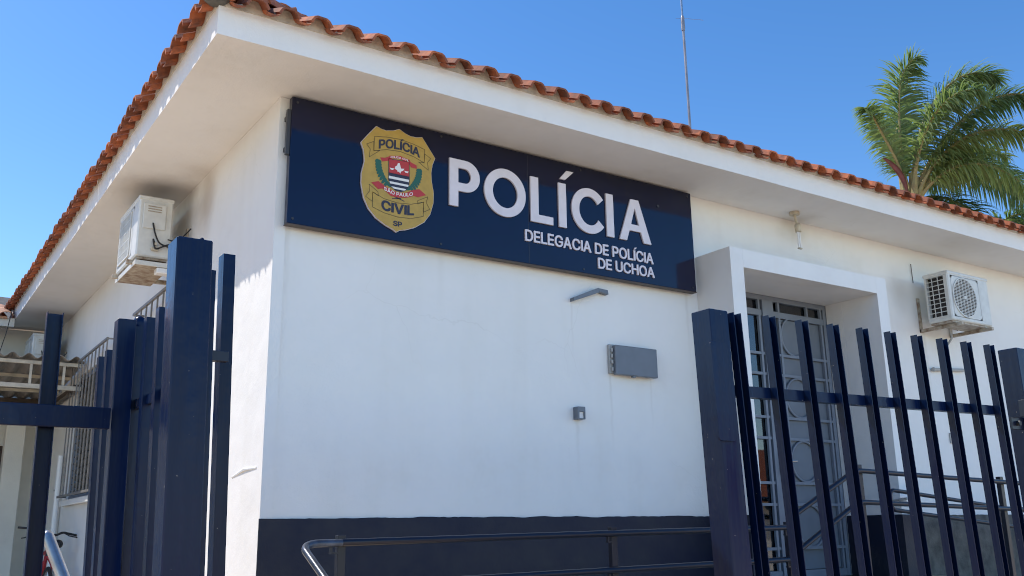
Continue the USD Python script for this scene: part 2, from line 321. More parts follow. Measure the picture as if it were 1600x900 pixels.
# doorway portal standing proud of the wall
PY = -0.43
PT = thing_portal = obj('doorway_portal', cat_([box(3.97, 4.13, PY, -0.001, 0, Z(2.42)), box(6.02, 6.18, PY, -0.001, 0, Z(2.42)), box(4.131, 6.019, PY, -0.001, Z(2.25), Z(2.419))]), 'white', ST)
for bb in ((6.012, 6.188, PY - 0.008, PY + 0.002), (6.012, 6.019, PY + 0.003, 0.19), (3.962, 4.138, PY - 0.008, PY + 0.002), (3.962, 3.969, PY + 0.003, -0.014)):
    obj('base_band', box(*bb, 0.02, Z(0.113)), 'navy_wall', PT)
obj('threshold', box(4.131, 6.011, PY, T, Z(-0.55), Z(-0.45)), 'cement', PT)
# eaves: soffit slab and fascia
EX = 0.64
def ring(x0, x1, y0, y1, o): return sg.box(x0 - o, y0 - o, x1 + o, y1 + o)
sof = ring(0, XE, 0, YE, EX)
obj('soffit', (lambda q: hand_made(trimesh.Trimesh(q.vertices + [0, 0, ZS], q.faces, process=False)))(extr(sof.difference(sg.box(0.25, 0.25, XE - 0.25, YE - 0.25)), 0.08)), 'white', ST)
fz0, fz1 = ZS - 0.004, Z(3.212)
fas = ring(0, XE, 0, YE, EX + 0.012).difference(ring(0, XE, 0, YE, EX - 0.06))
obj('fascia', (lambda q: hand_made(trimesh.Trimesh(q.vertices + [0, 0, fz0], q.faces, process=False)))(extr(fas, fz1 - fz0)), 'white', ST)

# ---- door in the recess
DY = 0.205
DR = obj('door', cat_([box(4.13, 6.02, DY, DY + 0.05, Z(2.20), Z(2.25)), box(4.13, 4.18, DY, DY + 0.05, Z(-0.45), Z(2.20)), box(5.97, 6.02, DY, DY + 0.05, Z(-0.45), Z(2.20)),
                       box(5.045, 5.20, DY - 0.012, DY + 0.04, Z(-0.45), Z(2.20)), box(4.181, 5.044, DY + 0.002, DY + 0.05, Z(2.04), Z(2.10)), box(5.201, 5.969, DY + 0.002, DY + 0.05, Z(2.04), Z(2.10)),
                       box(4.181, 5.044, DY + 0.002, DY + 0.05, Z(-0.45), Z(-0.38)), box(5.201, 5.969, DY + 0.002, DY + 0.05, Z(-0.45), Z(-0.38))]), 'door_metal', ST)
for x0, x1 in ((4.19, 5.04), (5.205, 5.965)):
    obj('pane', box(x0, x1, DY + 0.030, DY + 0.034, Z(-0.375), Z(2.035)), 'frosted' if x0 > 5 else 'glass', DR, label='frosted grey glass pane' if x0 > 5 else None)
    obj('pane', box(x0, x1, DY + 0.030, DY + 0.034, Z(2.105), Z(2.195)), 'glass', DR)
rows = [1.66, 1.46, 1.04, 0.84, 0.42, 0.22, -0.18]
for x in (4.48, 4.80, 5.005, 5.29, 5.72, 5.93):
    obj('upright_bar', box(x - 0.014, x + 0.014, DY - 0.004, DY + 0.022, Z(-0.38), Z(2.04)), 'door_metal', DR)
    obj('upright_bar', box(x - 0.012, x + 0.012, DY - 0.004, DY + 0.022, Z(2.10), Z(2.20)), 'door_metal', DR)
for zc in rows:
    for x0, x1 in ((4.18, 5.045), (5.20, 5.97)):
        obj('cross_bar', box(x0, x1, DY - 0.001, DY + 0.019, Z(zc) - 0.013, Z(zc) + 0.013), 'door_metal', DR)
def torus(cx, cz, R, r, y, n=36, k=8):
    a = np.linspace(0, 2 * np.pi, n, endpoint=False); p = np.column_stack([cx + R * np.cos(a), np.full(n, y), cz + R * np.sin(a)])
    return tube(np.vstack([p, p[:1]]), r, k, cap=False)
for cz in (1.865, 1.25, 0.63, 0.02):
    obj('ring_bar', torus(5.505, Z(cz), 0.195, 0.011, DY + 0.012), 'door_metal', DR, smooth=True)
obj('door_handle', cat_([box(5.10, 5.15, DY - 0.05, DY - 0.0125, Z(0.50), Z(0.70), 0.005), tube(bend([(5.125, DY - 0.04, Z(0.62)), (5.125, DY - 0.09, Z(0.62)), (5.26, DY - 0.09, Z(0.62))], 0.02), 0.011)]), 'chrome', DR)
# room behind the door so that the glass looks into somewhere
obj('interior', cat_([box(3.0, 8.0, 4.2, 4.3, Z(-0.45), ZS), box(2.9, 3.0, 0.25, 4.2, Z(-0.45), ZS), box(8.0, 8.1, 0.25, 4.2, Z(-0.45), ZS), box(3.0, 8.0, 0.25, 4.2, Z(-0.55), Z(-0.46)), box(2.9, 8.1, 0.25, 4.3, Z(2.7), Z(2.76))]), 'interior', ST)
obj('inner_curtain', box(5.30, 5.62, 1.4, 1.42, Z(-0.2), Z(1.7)), 'ac_white', ST)

# ---- windows of the left wall with barred grilles
def window(y0, y1, z0, z1):
    w = obj('window', cat_([box(0.02, 0.09, y0, y0 + 0.05, z0, z1), box(0.02, 0.09, y1 - 0.05, y1, z0, z1), box(0.02, 0.09, y0 + 0.051, y1 - 0.051, z0, z0 + 0.05), box(0.02, 0.09, y0 + 0.051, y1 - 0.051, z1 - 0.05, z1)]), 'door_metal', ST)
    obj('sill', box(-0.07, 0.019, y0 - 0.08, y1 + 0.08, z0 - 0.07, z0 - 0.002, 0.006), 'white', w)
    obj('blind', box(0.10, 0.115, y0 + 0.02, y1 - 0.02, z0 + 0.02, z1 - 0.02), 'dark_blind', w)
    for zz_ in np.arange(z0 + 0.09, z1 - 0.06, 0.085):
        sl_ = box(-0.035, 0.035, y0 + 0.052, y1 - 0.052, -0.004, 0.004); sl_.apply_transform(trimesh.transformations.rotation_matrix(0.7, [0, 1, 0])); sl_.apply_translation([0.055, 0, zz_])
        obj('louvre_slat', sl_, 'dark_blind', w)
    gx = -0.10
    obj('grille_rail', box(gx - 0.012, gx + 0.012, y0 - 0.04, y1 + 0.04, z1 + 0.12, z1 + 0.145), 'grille_paint', w)
    obj('grille_rail', box(gx - 0.012, gx + 0.012, y0 - 0.04, y1 + 0.04, z0 + 0.03, z0 + 0.055), 'grille_paint', w)
    for y in np.arange(y0 - 0.03, y1 + 0.04, 0.21):
        obj('grille_bar', box(gx - 0.007, gx + 0.007, y - 0.007, y + 0.007, z0 + 0.056, z1 + 0.119), 'grille_paint', w)
    for y in (y0 - 0.035, y1 + 0.035):
        for z in (z0 + 0.042, z1 + 0.132): obj('grille_stay', box(gx + 0.013, 0.001, y - 0.008, y + 0.008, z - 0.008, z + 0.008), 'grille_paint', w)
window(2.38, 3.68, Z(0.47), Z(2.02)); window(4.97, 7.18, Z(0.47), Z(2.0))

# ---- tile roof
PIT, SL = 0.2144, math.tan(math.radians(25))
TIP = 0.765; ZT = Z(3.210)
outer = [(0.0, 0.004), (0.018, 0.036), (0.034, 0.052), (0.088, 0.052), (0.106, 0.036), (0.124, 0.002), (0.150, -0.009), (0.184, -0.009), (0.214, 0.002)]
nrm = 0.013
def tile_section(n=1, u0=0.0, thick=0.013):
    top = []
    for k in range(n):
        for (a, b) in (outer if k == 0 else outer[0:]): top.append((u0 + k * PIT + a, b))
    line = sg.LineString(top)
    up = [(a, b + 0.5 * thick) for a, b in top]; dn = [(a, b - 0.5 * thick) for a, b in reversed(top)]
    return sg.Polygon(up + dn).buffer(0)
def tile_mesh(u, e0, length, jit=0.0, lift=0.0, n=1):
    """tile whose section lies along local u, running up the slope from eave distance e0"""
    s = extr(affinity.translate(tile_section(n), u, 0), length); v = s.vertices.copy()
    z = v[:, 1] * (1.0 + 0.0) + v[:, 2] * SL + e0 * SL + lift + jit
    taper = 1 - 0.03 * v[:, 2] / max(length, 1e-3)
    return v[:, 0], e0 + v[:, 2], z, s.faces
def to_front(u, e, z, f): return trimesh.Trimesh(np.column_stack([-TIP + u, -TIP + e, ZT + z]), f, process=False)
def to_left(u, e, z, f): return trimesh.Trimesh(np.column_stack([-TIP + e, -TIP + u, ZT + z]), f[:, ::-1], process=False)
RF = obj('roof', trimesh.convex.convex_hull([(-EX + .02, -EX + .02, Z(3.17)), (XE + EX, -EX + .02, Z(3.17)), (XE + EX, YE + EX, Z(3.17)), (-EX + .02, YE + EX, Z(3.17)), (XE / 2 - 0.2, YE / 2 - .2, Z(3.17) + (XE / 2) * SL), (XE / 2 - .2, YE / 2 + .2, Z(3.17) + (XE / 2) * SL)]), 'tile_old', ST)
def hip_trim(mesh, side):
    q = man(mesh)
    nv = np.array([1.0, -1.0, 0]) / math.sqrt(2) if side == 'front' else np.array([-1.0, 1.0, 0]) / math.sqrt(2)
    return tm(q.trim_by_plane(nv.tolist(), 0.012))
COVER = [(-0.077, -0.002), (-0.052, 0.038), (-0.032, 0.050), (0.032, 0.050), (0.052, 0.038), (0.077, -0.002)]
CHANNEL = [(-0.070, 0.014), (-0.046, -0.015), (-0.02, -0.021), (0.02, -0.021), (0.046, -0.015), (0.070, 0.014)]
def one_tile(outline, uc, e0, lift, r_):
    """a single clay tile: slightly tapered, a little skewed and tipped, its long axis running up the slope"""
    th = 0.0145; L = 0.43
    a = np.array(outline) * [r_.uniform(0.96, 1.04), r_.uniform(0.94, 1.06)]
    inn = a * [1 - th / 0.085, 1.0] - [0, th * 0.9]
    sec = sg.Polygon(np.vstack([a, inn[::-1]])).buffer(0)
    m = extr(sec, L); v = m.vertices.copy()
    m = trimesh.Trimesh(v, m.faces, process=False)
    tp = 1 - 0.14 * v[:, 2] / L if outline is COVER else 0.86 + 0.14 * v[:, 2] / L
    yaw, roll = r_.normal(0, 0.018), r_.normal(0, 0.02)
    x = uc + v[:, 0] * tp + yaw * v[:, 2]
    e = e0 + v[:, 2]
    chip = 0.006 * (meshkit.noise(np.column_stack([v[:, 0] * 40 + uc * 7, v[:, 1] * 40, v[:, 2] * 0]), 3) - 0.5)
    e = np.where(v[:, 2] < 0.01, e + chip, e)
    z = v[:, 1] + e * SL + lift + roll * v[:, 0]
    return x, e, z, m.faces
tr_ = np.random.default_rng(21)
nf = int((XE + EX + TIP) / PIT)
nl = int((9.1 + TIP) / PIT)
for side, cnt, put_ in (('front', nf, to_front), ('left', nl, to_left)):
    for k in range(cnt):
        uc = 0.105 + k * PIT
        for kind_, outline, du, e0, lift in (('cover_tile', COVER, 0.0, tr_.uniform(-0.016, 0.010), 0.004), ('channel_tile', CHANNEL, PIT / 2, 0.018 + tr_.uniform(-0.010, 0.010), -0.004)):
            t = put_(*one_tile(outline, uc + du + tr_.uniform(-0.005, 0.005), e0, lift + tr_.uniform(-0.004, 0.004), tr_))
            if k < 3: t = hip_trim(t, side)
            if len(t.faces) > 3:
                obj(kind_, t, 'tile_dark' if (tr_.random() < 0.32 and kind_ == 'cover_tile') else 'tile', RF)
# the courses further up, out of sight from the street
up = []
for r in range(1, 14):
    e0 = r * 0.36
    n1 = int((XE + TIP * 2 - 2 * e0) / PIT) - 1
    if n1 > 0: up.append(to_front(*tile_mesh(e0 + 0.2, e0, 0.42, 0.0, 0.016, n1)))
    n2 = int((YE + TIP * 2 - 2 * e0) / PIT) - 1
    if n2 > 0: up.append(to_left(*tile_mesh(e0 + 0.2, e0, 0.42, 0.0, 0.016, n2)))
obj('upper_tiles', cat_(up), 'tile', RF, kind='stuff')
# hip ridge tiles along the corner, bedded in mortar
hd = np.array([1, 1, SL]) / np.linalg.norm([1, 1, SL]); hs = np.array([1, -1, 0]) / math.sqrt(2); hu = np.cross(hs, -hd); hu = hu * np.sign(hu[2])
def ridge(s0, s1, r0, r1, lift):
    a = np.linspace(0, math.pi, 11); V = []; F = []
    for (s, r) in ((s0, r0), (s1, r1)):
        for q in (r, r - 0.013):
            for t in a: V.append(np.array([-TIP, -TIP, ZT + 0.02 + lift]) + hd * s + hs * (q * math.cos(t)) + hu * (q * math.sin(t) * 0.85))
    V = np.array(V); n = 11
    for k in range(n - 1):
        F += [[k, k + 1, 2 * n + k + 1], [k, 2 * n + k + 1, 2 * n + k], [n + k, 3 * n + k + 1, n + k + 1], [n + k, 3 * n + k, 3 * n + k + 1],
              [k, n + k + 1, k + 1], [k, n + k, n + k + 1], [2 * n + k, 2 * n + k + 1, 3 * n + k + 1], [2 * n + k, 3 * n + k + 1, 3 * n + k]]
    for k in (0, n - 1): F += [[k, 2 * n + k, 3 * n + k], [k, 3 * n + k, n + k]]
    return trimesh.Trimesh(V, F, process=False)
for i in range(14):
    obj('ridge_tile', ridge(-0.06 + i * 0.36, 0.36 + i * 0.36, 0.115, 0.100, 0.035 + 0.004 * (i % 2)), 'tile', RF)
# mortar: scalloped bedding under the tile ends, and a lump at the hip
def scallop(n, u0):
    pts = []
    for k in range(n):
        b = u0 + k * PIT
        pts += [(b + 0.004, 0.0), (b + 0.022, 0.034 + rng.uniform(-.006, .004)), (b + 0.04, 0.046 + rng.uniform(-.007, .003)), (b + 0.084, 0.046 + rng.uniform(-.007, .003)), (b + 0.10, 0.034 + rng.uniform(-.008, .004)), (b + 0.122, -0.004), (b + 0.15, -0.016), (b + 0.19, -0.016)]
    base = -0.05
    return sg.Polygon([(pts[0][0], base)] + pts + [(pts[-1][0], base)]).buffer(0).intersection(sg.box(TIP - EX - 0.02, -1, 99, 1))
e_m = TIP - EX - 0.022
mm = extr(scallop(nf - 1, 0.043), 0.05); v = mm.vertices
obj('mortar_bed', trimesh.Trimesh(np.column_stack([-TIP + v[:, 0], -TIP + e_m + v[:, 2], ZT + e_m * SL + v[:, 1]]), mm.faces, process=False), 'mortar', RF)
mm = extr(scallop(nl - 1, 0.043), 0.05); v = mm.vertices
obj('mortar_bed', trimesh.Trimesh(np.column_stack([-TIP + e_m + v[:, 2], -TIP + v[:, 0], ZT + e_m * SL + v[:, 1]]), mm.faces[:, ::-1], process=False), 'mortar', RF)
lump = trimesh.creation.icosphere(3, 1.0); lv = lump.vertices * [0.09, 0.09, 0.06]; lv *= (1 + 0.35 * (meshkit.fbm(lump.vertices * 2.3 + 4) - .5))[:, None]
obj('hip_mortar', trimesh.Trimesh(lv + [-TIP + 0.10, -TIP + 0.13, ZT + 0.055], lump.faces, process=False), 'cement', RF, smooth=True)

# ---- scar on the side wall
obj('plaster_scar', tube([(-0.001, 0.12, Z(0.435)), (-0.004, 0.35, Z(0.44)), (-0.001, 0.62, Z(0.40))], [0.006, 0.012, 0.005], 6), 'white', ST)

# ================================================================ sign
SY = -0.09
SG = thing('sign_board', 'long glossy navy blue police sign board with gold badge and white letters under the eaves', 'sign', (0.05, 0, Z(2.062)))
obj('panel', box(0.051, 3.874, SY, -0.035, Z(2.064), Z(2.999), 0.003), 'sign', SG)
obj('back_frame', cat_([box(0.08, 3.84, -0.034, -0.001, Z(2.10), Z(2.14)), box(0.08, 3.84, -0.034, -0.001, Z(2.92), Z(2.96)), box(0.08, 0.12, -0.034, -0.001, Z(2.141), Z(2.919)), box(3.80, 3.84, -0.034, -0.001, Z(2.141), Z(2.919))]), 'sign_edge', SG)
obj('side_bracket', cat_([box(0.022, 0.05, -0.085, -0.055, Z(2.56), Z(2.90), 0.003), box(0.03, 0.049, -0.06, -0.001, Z(2.60), Z(2.63)), box(0.03, 0.049, -0.06, -0.001, Z(2.83), Z(2.86))]), 'sign_edge', SG)
obj('lower_trim', box(0.05, 3.875, SY - 0.002, -0.03, Z(2.056), Z(2.063)), 'brown', SG)
# hand drawn capitals (x to the right, z up, from the sign's own measurements)
c0, c1 = 2.417, 2.805
sw = 0.082
def ringpoly(cx, cz, rx, rz, s, n=64):
    a = np.linspace(0, 2 * np.pi, n, endpoint=False)
    return sg.Polygon(np.column_stack([cx + rx * np.cos(a), cz + rz * np.sin(a)])).difference(sg.Polygon(np.column_stack([cx + (rx - s) * np.cos(a), cz + (rz - s * .92) * np.sin(a)])))
def big_letters():
    L = []
    a = np.linspace(-np.pi / 2, np.pi / 2, 20)
    def bowl(rx, rz, x): return sg.Polygon([(1.313, 2.675 - rz)] + [(x + rx * np.cos(t), 2.675 + rz * np.sin(t)) for t in a] + [(1.313, 2.675 + rz)])
    L.append(('P', unary_union([sg.box(1.313, c0, 1.395, c1), bowl(0.130, 0.130, 1.46).difference(bowl(0.050, 0.058, 1.455))])))
    L.append(('O', ringpoly(1.825, 2.612, 0.198, 0.202, 0.083)))
    L.append(('L', unary_union([sg.box(2.067, c0, 2.149, c1), sg.box(2.067, c0, 2.292, c0 + 0.07)])))
    L.append(('I', unary_union([sg.box(2.348, c0, 2.430, c1), sg.Polygon([(2.362, 2.838), (2.440, 2.925), (2.518, 2.925), (2.425, 2.838)])])))
    C = ringpoly(2.672, 2.612, 0.190, 0.202, 0.083).difference(sg.Polygon([(2.69, 2.612), (2.99, 2.885), (2.99, 2.345)]))
    L.append(('C', C))
    L.append(('I', sg.box(2.852, c0, 2.934, c1)))
    A = sg.Polygon([(2.988, c0), (3.130, c1), (3.222, c1), (3.352, c0), (3.264, c0), (3.232, 2.512), (3.106, 2.512), (3.073, c0)]).difference(sg.Polygon([(3.128, 2.574), (3.175, 2.724), (3.214, 2.574)]))
    L.append(('A', A))
    return L
for n_, pol in big_letters():
    obj('raised_letter', on_front(extr(affinity.translate(pol.buffer(-0.002), 0, E0), 0.015), SY - 0.0005), 'letter', SG)
def glyphs(text, fat=0.0):
    """one outline per character, capitals 1 unit tall; the I is a plain bar as on the sign"""
    out, x, st = [], 0.0, 0.205
    for i_, ch in enumerate(text):
        if ch == ' ': x += 0.36; continue
        if ch in 'IÍ':
            p = sg.box(0, 0, st, 1.0)
            if ch == 'Í': p = unary_union([p, sg.Polygon([(0.03, 1.09), (0.20, 1.30), (0.42, 1.30), (0.19, 1.09)])])
            w = st
        else:
            t = meshkit.text_mesh(ch, 1.0, 1.0, True)
            p = unary_union([sg.Polygon(t.vertices[f_][:, :2]).buffer(1e-4) for f_ in t.faces[t.face_normals[:, 2] < -0.9]])
            p = affinity.translate(p, -p.bounds[0], 0); w = p.bounds[2]
        gap = 0.03 if text[i_ + 1:i_ + 2] == 'A' else 0.085 if ch in 'ALP' else 0.10
        out.append(affinity.translate(p.buffer(fat) if fat else p, x, 0)); x += w + gap
    return out
def placed(gl, x0, x1, z0, h):
    lo, hi = min(g.bounds[0] for g in gl), max(g.bounds[2] for g in gl); k = (x1 - x0) / (hi - lo)
    return [affinity.affine_transform(g, [k, 0, 0, h, x0 - lo * k, z0]) for g in gl]
def text_on(text, x0, x1, z0, h, y, d, m, parent, name='lettering', warp=None, fat=0.0, bold=True):
    t = cat_([extr(g.segmentize(0.02), d) for g in placed(glyphs(text, fat), x0, x1, z0, h)]); v = t.vertices.copy()
    if warp: v[:, 1] += np.array([warp(a_) for a_ in (v[:, 0] - x0) / (x1 - x0)])
    return obj(name, on_front(trimesh.Trimesh(v + [0, E0, 0], t.faces, process=False), y), m, parent)
def word_letters(words, x0, x1, z0, h):
    """each small raised capital as its own part"""
    for g in placed(glyphs(words), x0, x1, z0, h):
        obj('raised_letter', on_front(extr(affinity.translate(g, 0, E0), 0.011), SY - 0.0005), 'letter', SG)
word_letters('DELEGACIA DE POLÍCIA', 2.012, 3.367, 2.249, 0.091)
word_letters('DE UCHOA', 2.747, 3.372, 2.126, 0.088)
# badge
shield = [(0.693, 2.917), (0.734, 2.904), (0.776, 2.9), (0.832, 2.913), (0.882, 2.937), (0.933, 2.912), (0.979, 2.9), (1.03, 2.903), (1.075, 2.915), (1.132, 2.841), (1.189, 2.767), (1.166, 2.707), (1.156, 2.641), (1.162, 2.567), (1.179, 2.483), (1.177, 2.408), (1.151, 2.312), (1.1, 2.24), (1.022, 2.185), (0.944, 2.154), (0.9, 2.144), (0.873, 2.125), (0.846, 2.14), (0.78, 2.165), (0.704, 2.208), (0.644, 2.269), (0.605, 2.344), (0.581, 2.452), (0.583, 2.525), (0.604, 2.624), (0.596, 2.705), (0.573, 2.763), (0.63, 2.84)]
def zz(p): return [(a, Z(b)) for a, b in p]
SB = sg.Polygon(zz(shield))
BD = obj('badge', on_front(extr(SB.buffer(-0.003), 0.018), SY - 0.0005), 'gold', SG)
obj('badge_rim', on_front(extr(SB.difference(SB.buffer(-0.004)), 0.015), SY - 0.0006), 'letter', BD)
BY = SY - 0.0187
def bpart(name, pts, m, lvl, outline=False, w=0.0035):
    p = sg.Polygon(zz(pts)).buffer(0)
    y = BY - 0.0006 * lvl
    if outline: p = p.buffer(w / 2).difference(p.buffer(-w / 2))
    return obj(name, on_front(extr(p, 0.0006), y), m, BD)
rib1 = [(0.679, 2.83), (0.777, 2.847), (0.889, 2.854), (1.002, 2.84), (1.097, 2.817), (1.092, 2.709), (1.004, 2.74), (0.89, 2.757), (0.779, 2.748), (0.676, 2.717)]
rib2 = [(0.675, 2.398), (0.765, 2.363), (0.875, 2.35), (0.986, 2.36), (1.09, 2.396), (1.088, 2.283), (0.987, 2.249), (0.877, 2.242), (0.768, 2.255), (0.674, 2.284)]
bpart('ribbon_line', rib1, 'badge_line', 1, True); bpart('ribbon_line', rib2, 'badge_line', 1, True)
for q in ([(0.674, 2.789), (0.618, 2.757), (0.647, 2.725), (0.64, 2.66), (0.723, 2.728), (0.676, 2.717)], [(1.097, 2.782), (1.149, 2.755), (1.122, 2.72), (1.128, 2.657), (1.046, 2.706), (1.092, 2.709)],
          [(0.645, 2.452), (0.716, 2.406), (0.72, 2.375), (0.675, 2.398), (0.673, 2.325), (0.619, 2.354), (0.648, 2.398)], [(1.042, 2.372), (1.04, 2.398), (1.126, 2.445), (1.113, 2.396), (1.143, 2.348), (1.09, 2.317), (1.09, 2.396)]):
    bpart('ribbon_line', q, 'badge_line', 1, True, 0.003)
text_on('POLÍCIA', 0.715, 1.055, 2.748, 0.066, BY - 0.0006, 0.0012, 'badge_navy', BD, warp=lambda a: 0.028 * 4 * a * (1 - a) - 0.004, fat=0.02)
text_on('CIVIL', 0.745, 1.012, 2.282, 0.070, BY - 0.0006, 0.0012, 'badge_navy', BD, warp=lambda a: -0.012 * 4 * a * (1 - a), fat=0.03)
text_on('SP', 0.842, 0.914, 2.172, 0.036, BY - 0.0006, 0.0012, 'badge_navy', BD, fat=0.02)
bpart('inner_shield', [(0.797, 2.68), (0.965, 2.689), (0.969, 2.55), (0.964, 2.496), (0.94, 2.459), (0.901, 2.441), (0.857, 2.443), (0.818, 2.467), (0.798, 2.516)], 'badge_white', 1)
inner = sg.Polygon(zz([(0.797, 2.68), (0.965, 2.689), (0.969, 2.55), (0.964, 2.496), (0.94, 2.459), (0.901, 2.441), (0.857, 2.443), (0.818, 2.467), (0.798, 2.516)]))
for za, zb in ((2.548, 2.573), (2.507, 2.528), (2.470, 2.490), (2.436, 2.455)):
    obj('stripe', on_front(extr(inner.intersection(sg.box(0.7, Z(za), 1.1, Z(zb))), 0.0006), BY - 0.0012), 'badge_navy', BD)
obj('red_field', on_front(extr(inner.intersection(sg.box(0.7, Z(2.571), 1.1, Z(2.80))), 0.0006), BY - 0.0012), 'red', BD)
obj('shield_line', on_front(extr(inner.buffer(0.002).difference(inner.buffer(-0.002)), 0.0006), BY - 0.0018), 'badge_navy', BD)
bpart('state_outline', [(0.846, 2.612), (0.853, 2.632), (0.866, 2.640), (0.872, 2.660), (0.886, 2.664), (0.893, 2.640), (0.900, 2.622), (0.926, 2.626), (0.915, 2.608), (0.899, 2.600), (0.893, 2.582), (0.882, 2.596), (0.872, 2.590), (0.868, 2.602)], 'badge_white', 3)
for cx in (0.824, 0.944): bpart('scale_pan', [(cx - 0.018, 2.611), (cx + 0.018, 2.611), (cx + 0.009, 2.598), (cx - 0.009, 2.598)], 'badge_white', 3)
bpart('red_ribbon', [(0.728, 2.676), (0.764, 2.68), (0.802, 2.699), (0.8, 2.704), (0.891, 2.721), (0.97, 2.706), (0.976, 2.691), (1.027, 2.675), (1.031, 2.648), (0.982, 2.649), (0.961, 2.68), (0.891, 2.695), (0.825, 2.691), (0.805, 2.666), (0.743, 2.647)], 'red', 3)
text_on('POLÍCIA CIVIL', 0.812, 0.962, 2.688, 0.014, BY - 0.0026, 0.0006, 'badge_white', BD, bold=False, warp=lambda a: 0.010 * 4 * a * (1 - a))
bpart('red_ribbon', [(0.661, 2.468), (0.717, 2.489), (0.774, 2.459), (0.829, 2.438), (0.885, 2.433), (0.94, 2.44), (0.996, 2.472), (1.052, 2.491), (1.11, 2.454), (1.042, 2.425), (1.008, 2.43), (0.941, 2.401), (0.874, 2.392), (0.819, 2.394), (0.753, 2.439), (0.715, 2.427)], 'red', 3)
text_on('SÃO PAULO', 0.762, 0.998, 2.424, 0.026, BY - 0.0026, 0.0006, 'badge_white', BD, warp=lambda a: -0.024 * 4 * a * (1 - a) + 0.006)
for sp_, base_, tip_ in ((-1, (0.795, 2.468), (0.712, 2.645)), (1, (0.972, 2.470), (1.052, 2.640))):
    a0, a1 = np.array(base_), np.array(tip_); leaves = []
    for t in np.linspace(0.05, 1.0, 9):
        c = a0 + (a1 - a0) * t + np.array([sp_ * 0.022 * math.sin(t * math.pi), 0])
        for s_ in (-1, 1):
            e = affinity.translate(affinity.rotate(affinity.scale(sg.Point(0, 0).buffer(1, 6), 0.026 * (1.1 - 0.45 * t), 0.011), 90 - sp_ * 0 + s_ * 48 + sp_ * -12, origin=(0, 0)), c[0] + s_ * 0.011, Z(c[1]))
            leaves.append(e)
    obj('laurel', on_front(extr(unary_union(leaves), 0.0006), BY - 0.0012), 'green', BD)
bpart('laurel_stem', [(0.85, 2.398), (0.93, 2.375), (0.93, 2.370), (0.845, 2.392)], 'badge_navy', 2); bpart('laurel_stem', [(0.90, 2.392), (0.83, 2.378), (0.83, 2.373), (0.905, 2.386)], 'badge_navy', 2)
obj('panel_joint', box(2.052, 2.055, SY - 0.0008, SY - 0.0002, Z(2.07), Z(2.99)), 'sign_edge', SG)
for sx, sz in ((0.09, 2.10), (0.09, 2.96), (1.25, 2.10), (2.6, 2.095), (3.83, 2.10), (3.83, 2.96), (1.25, 2.965), (2.6, 2.965)):
    obj('screw_cap', on_front(extr(sg.Point(sx, Z(sz)).buffer(0.009, 6), 0.003), SY - 0.0005), 'sign_edge', SG)
obj('screw_cap', on_front(extr(sg.Point(3.46, Z(2.80)).buffer(0.012, 8), 0.006), SY - 0.0005), 'sign_edge', SG)

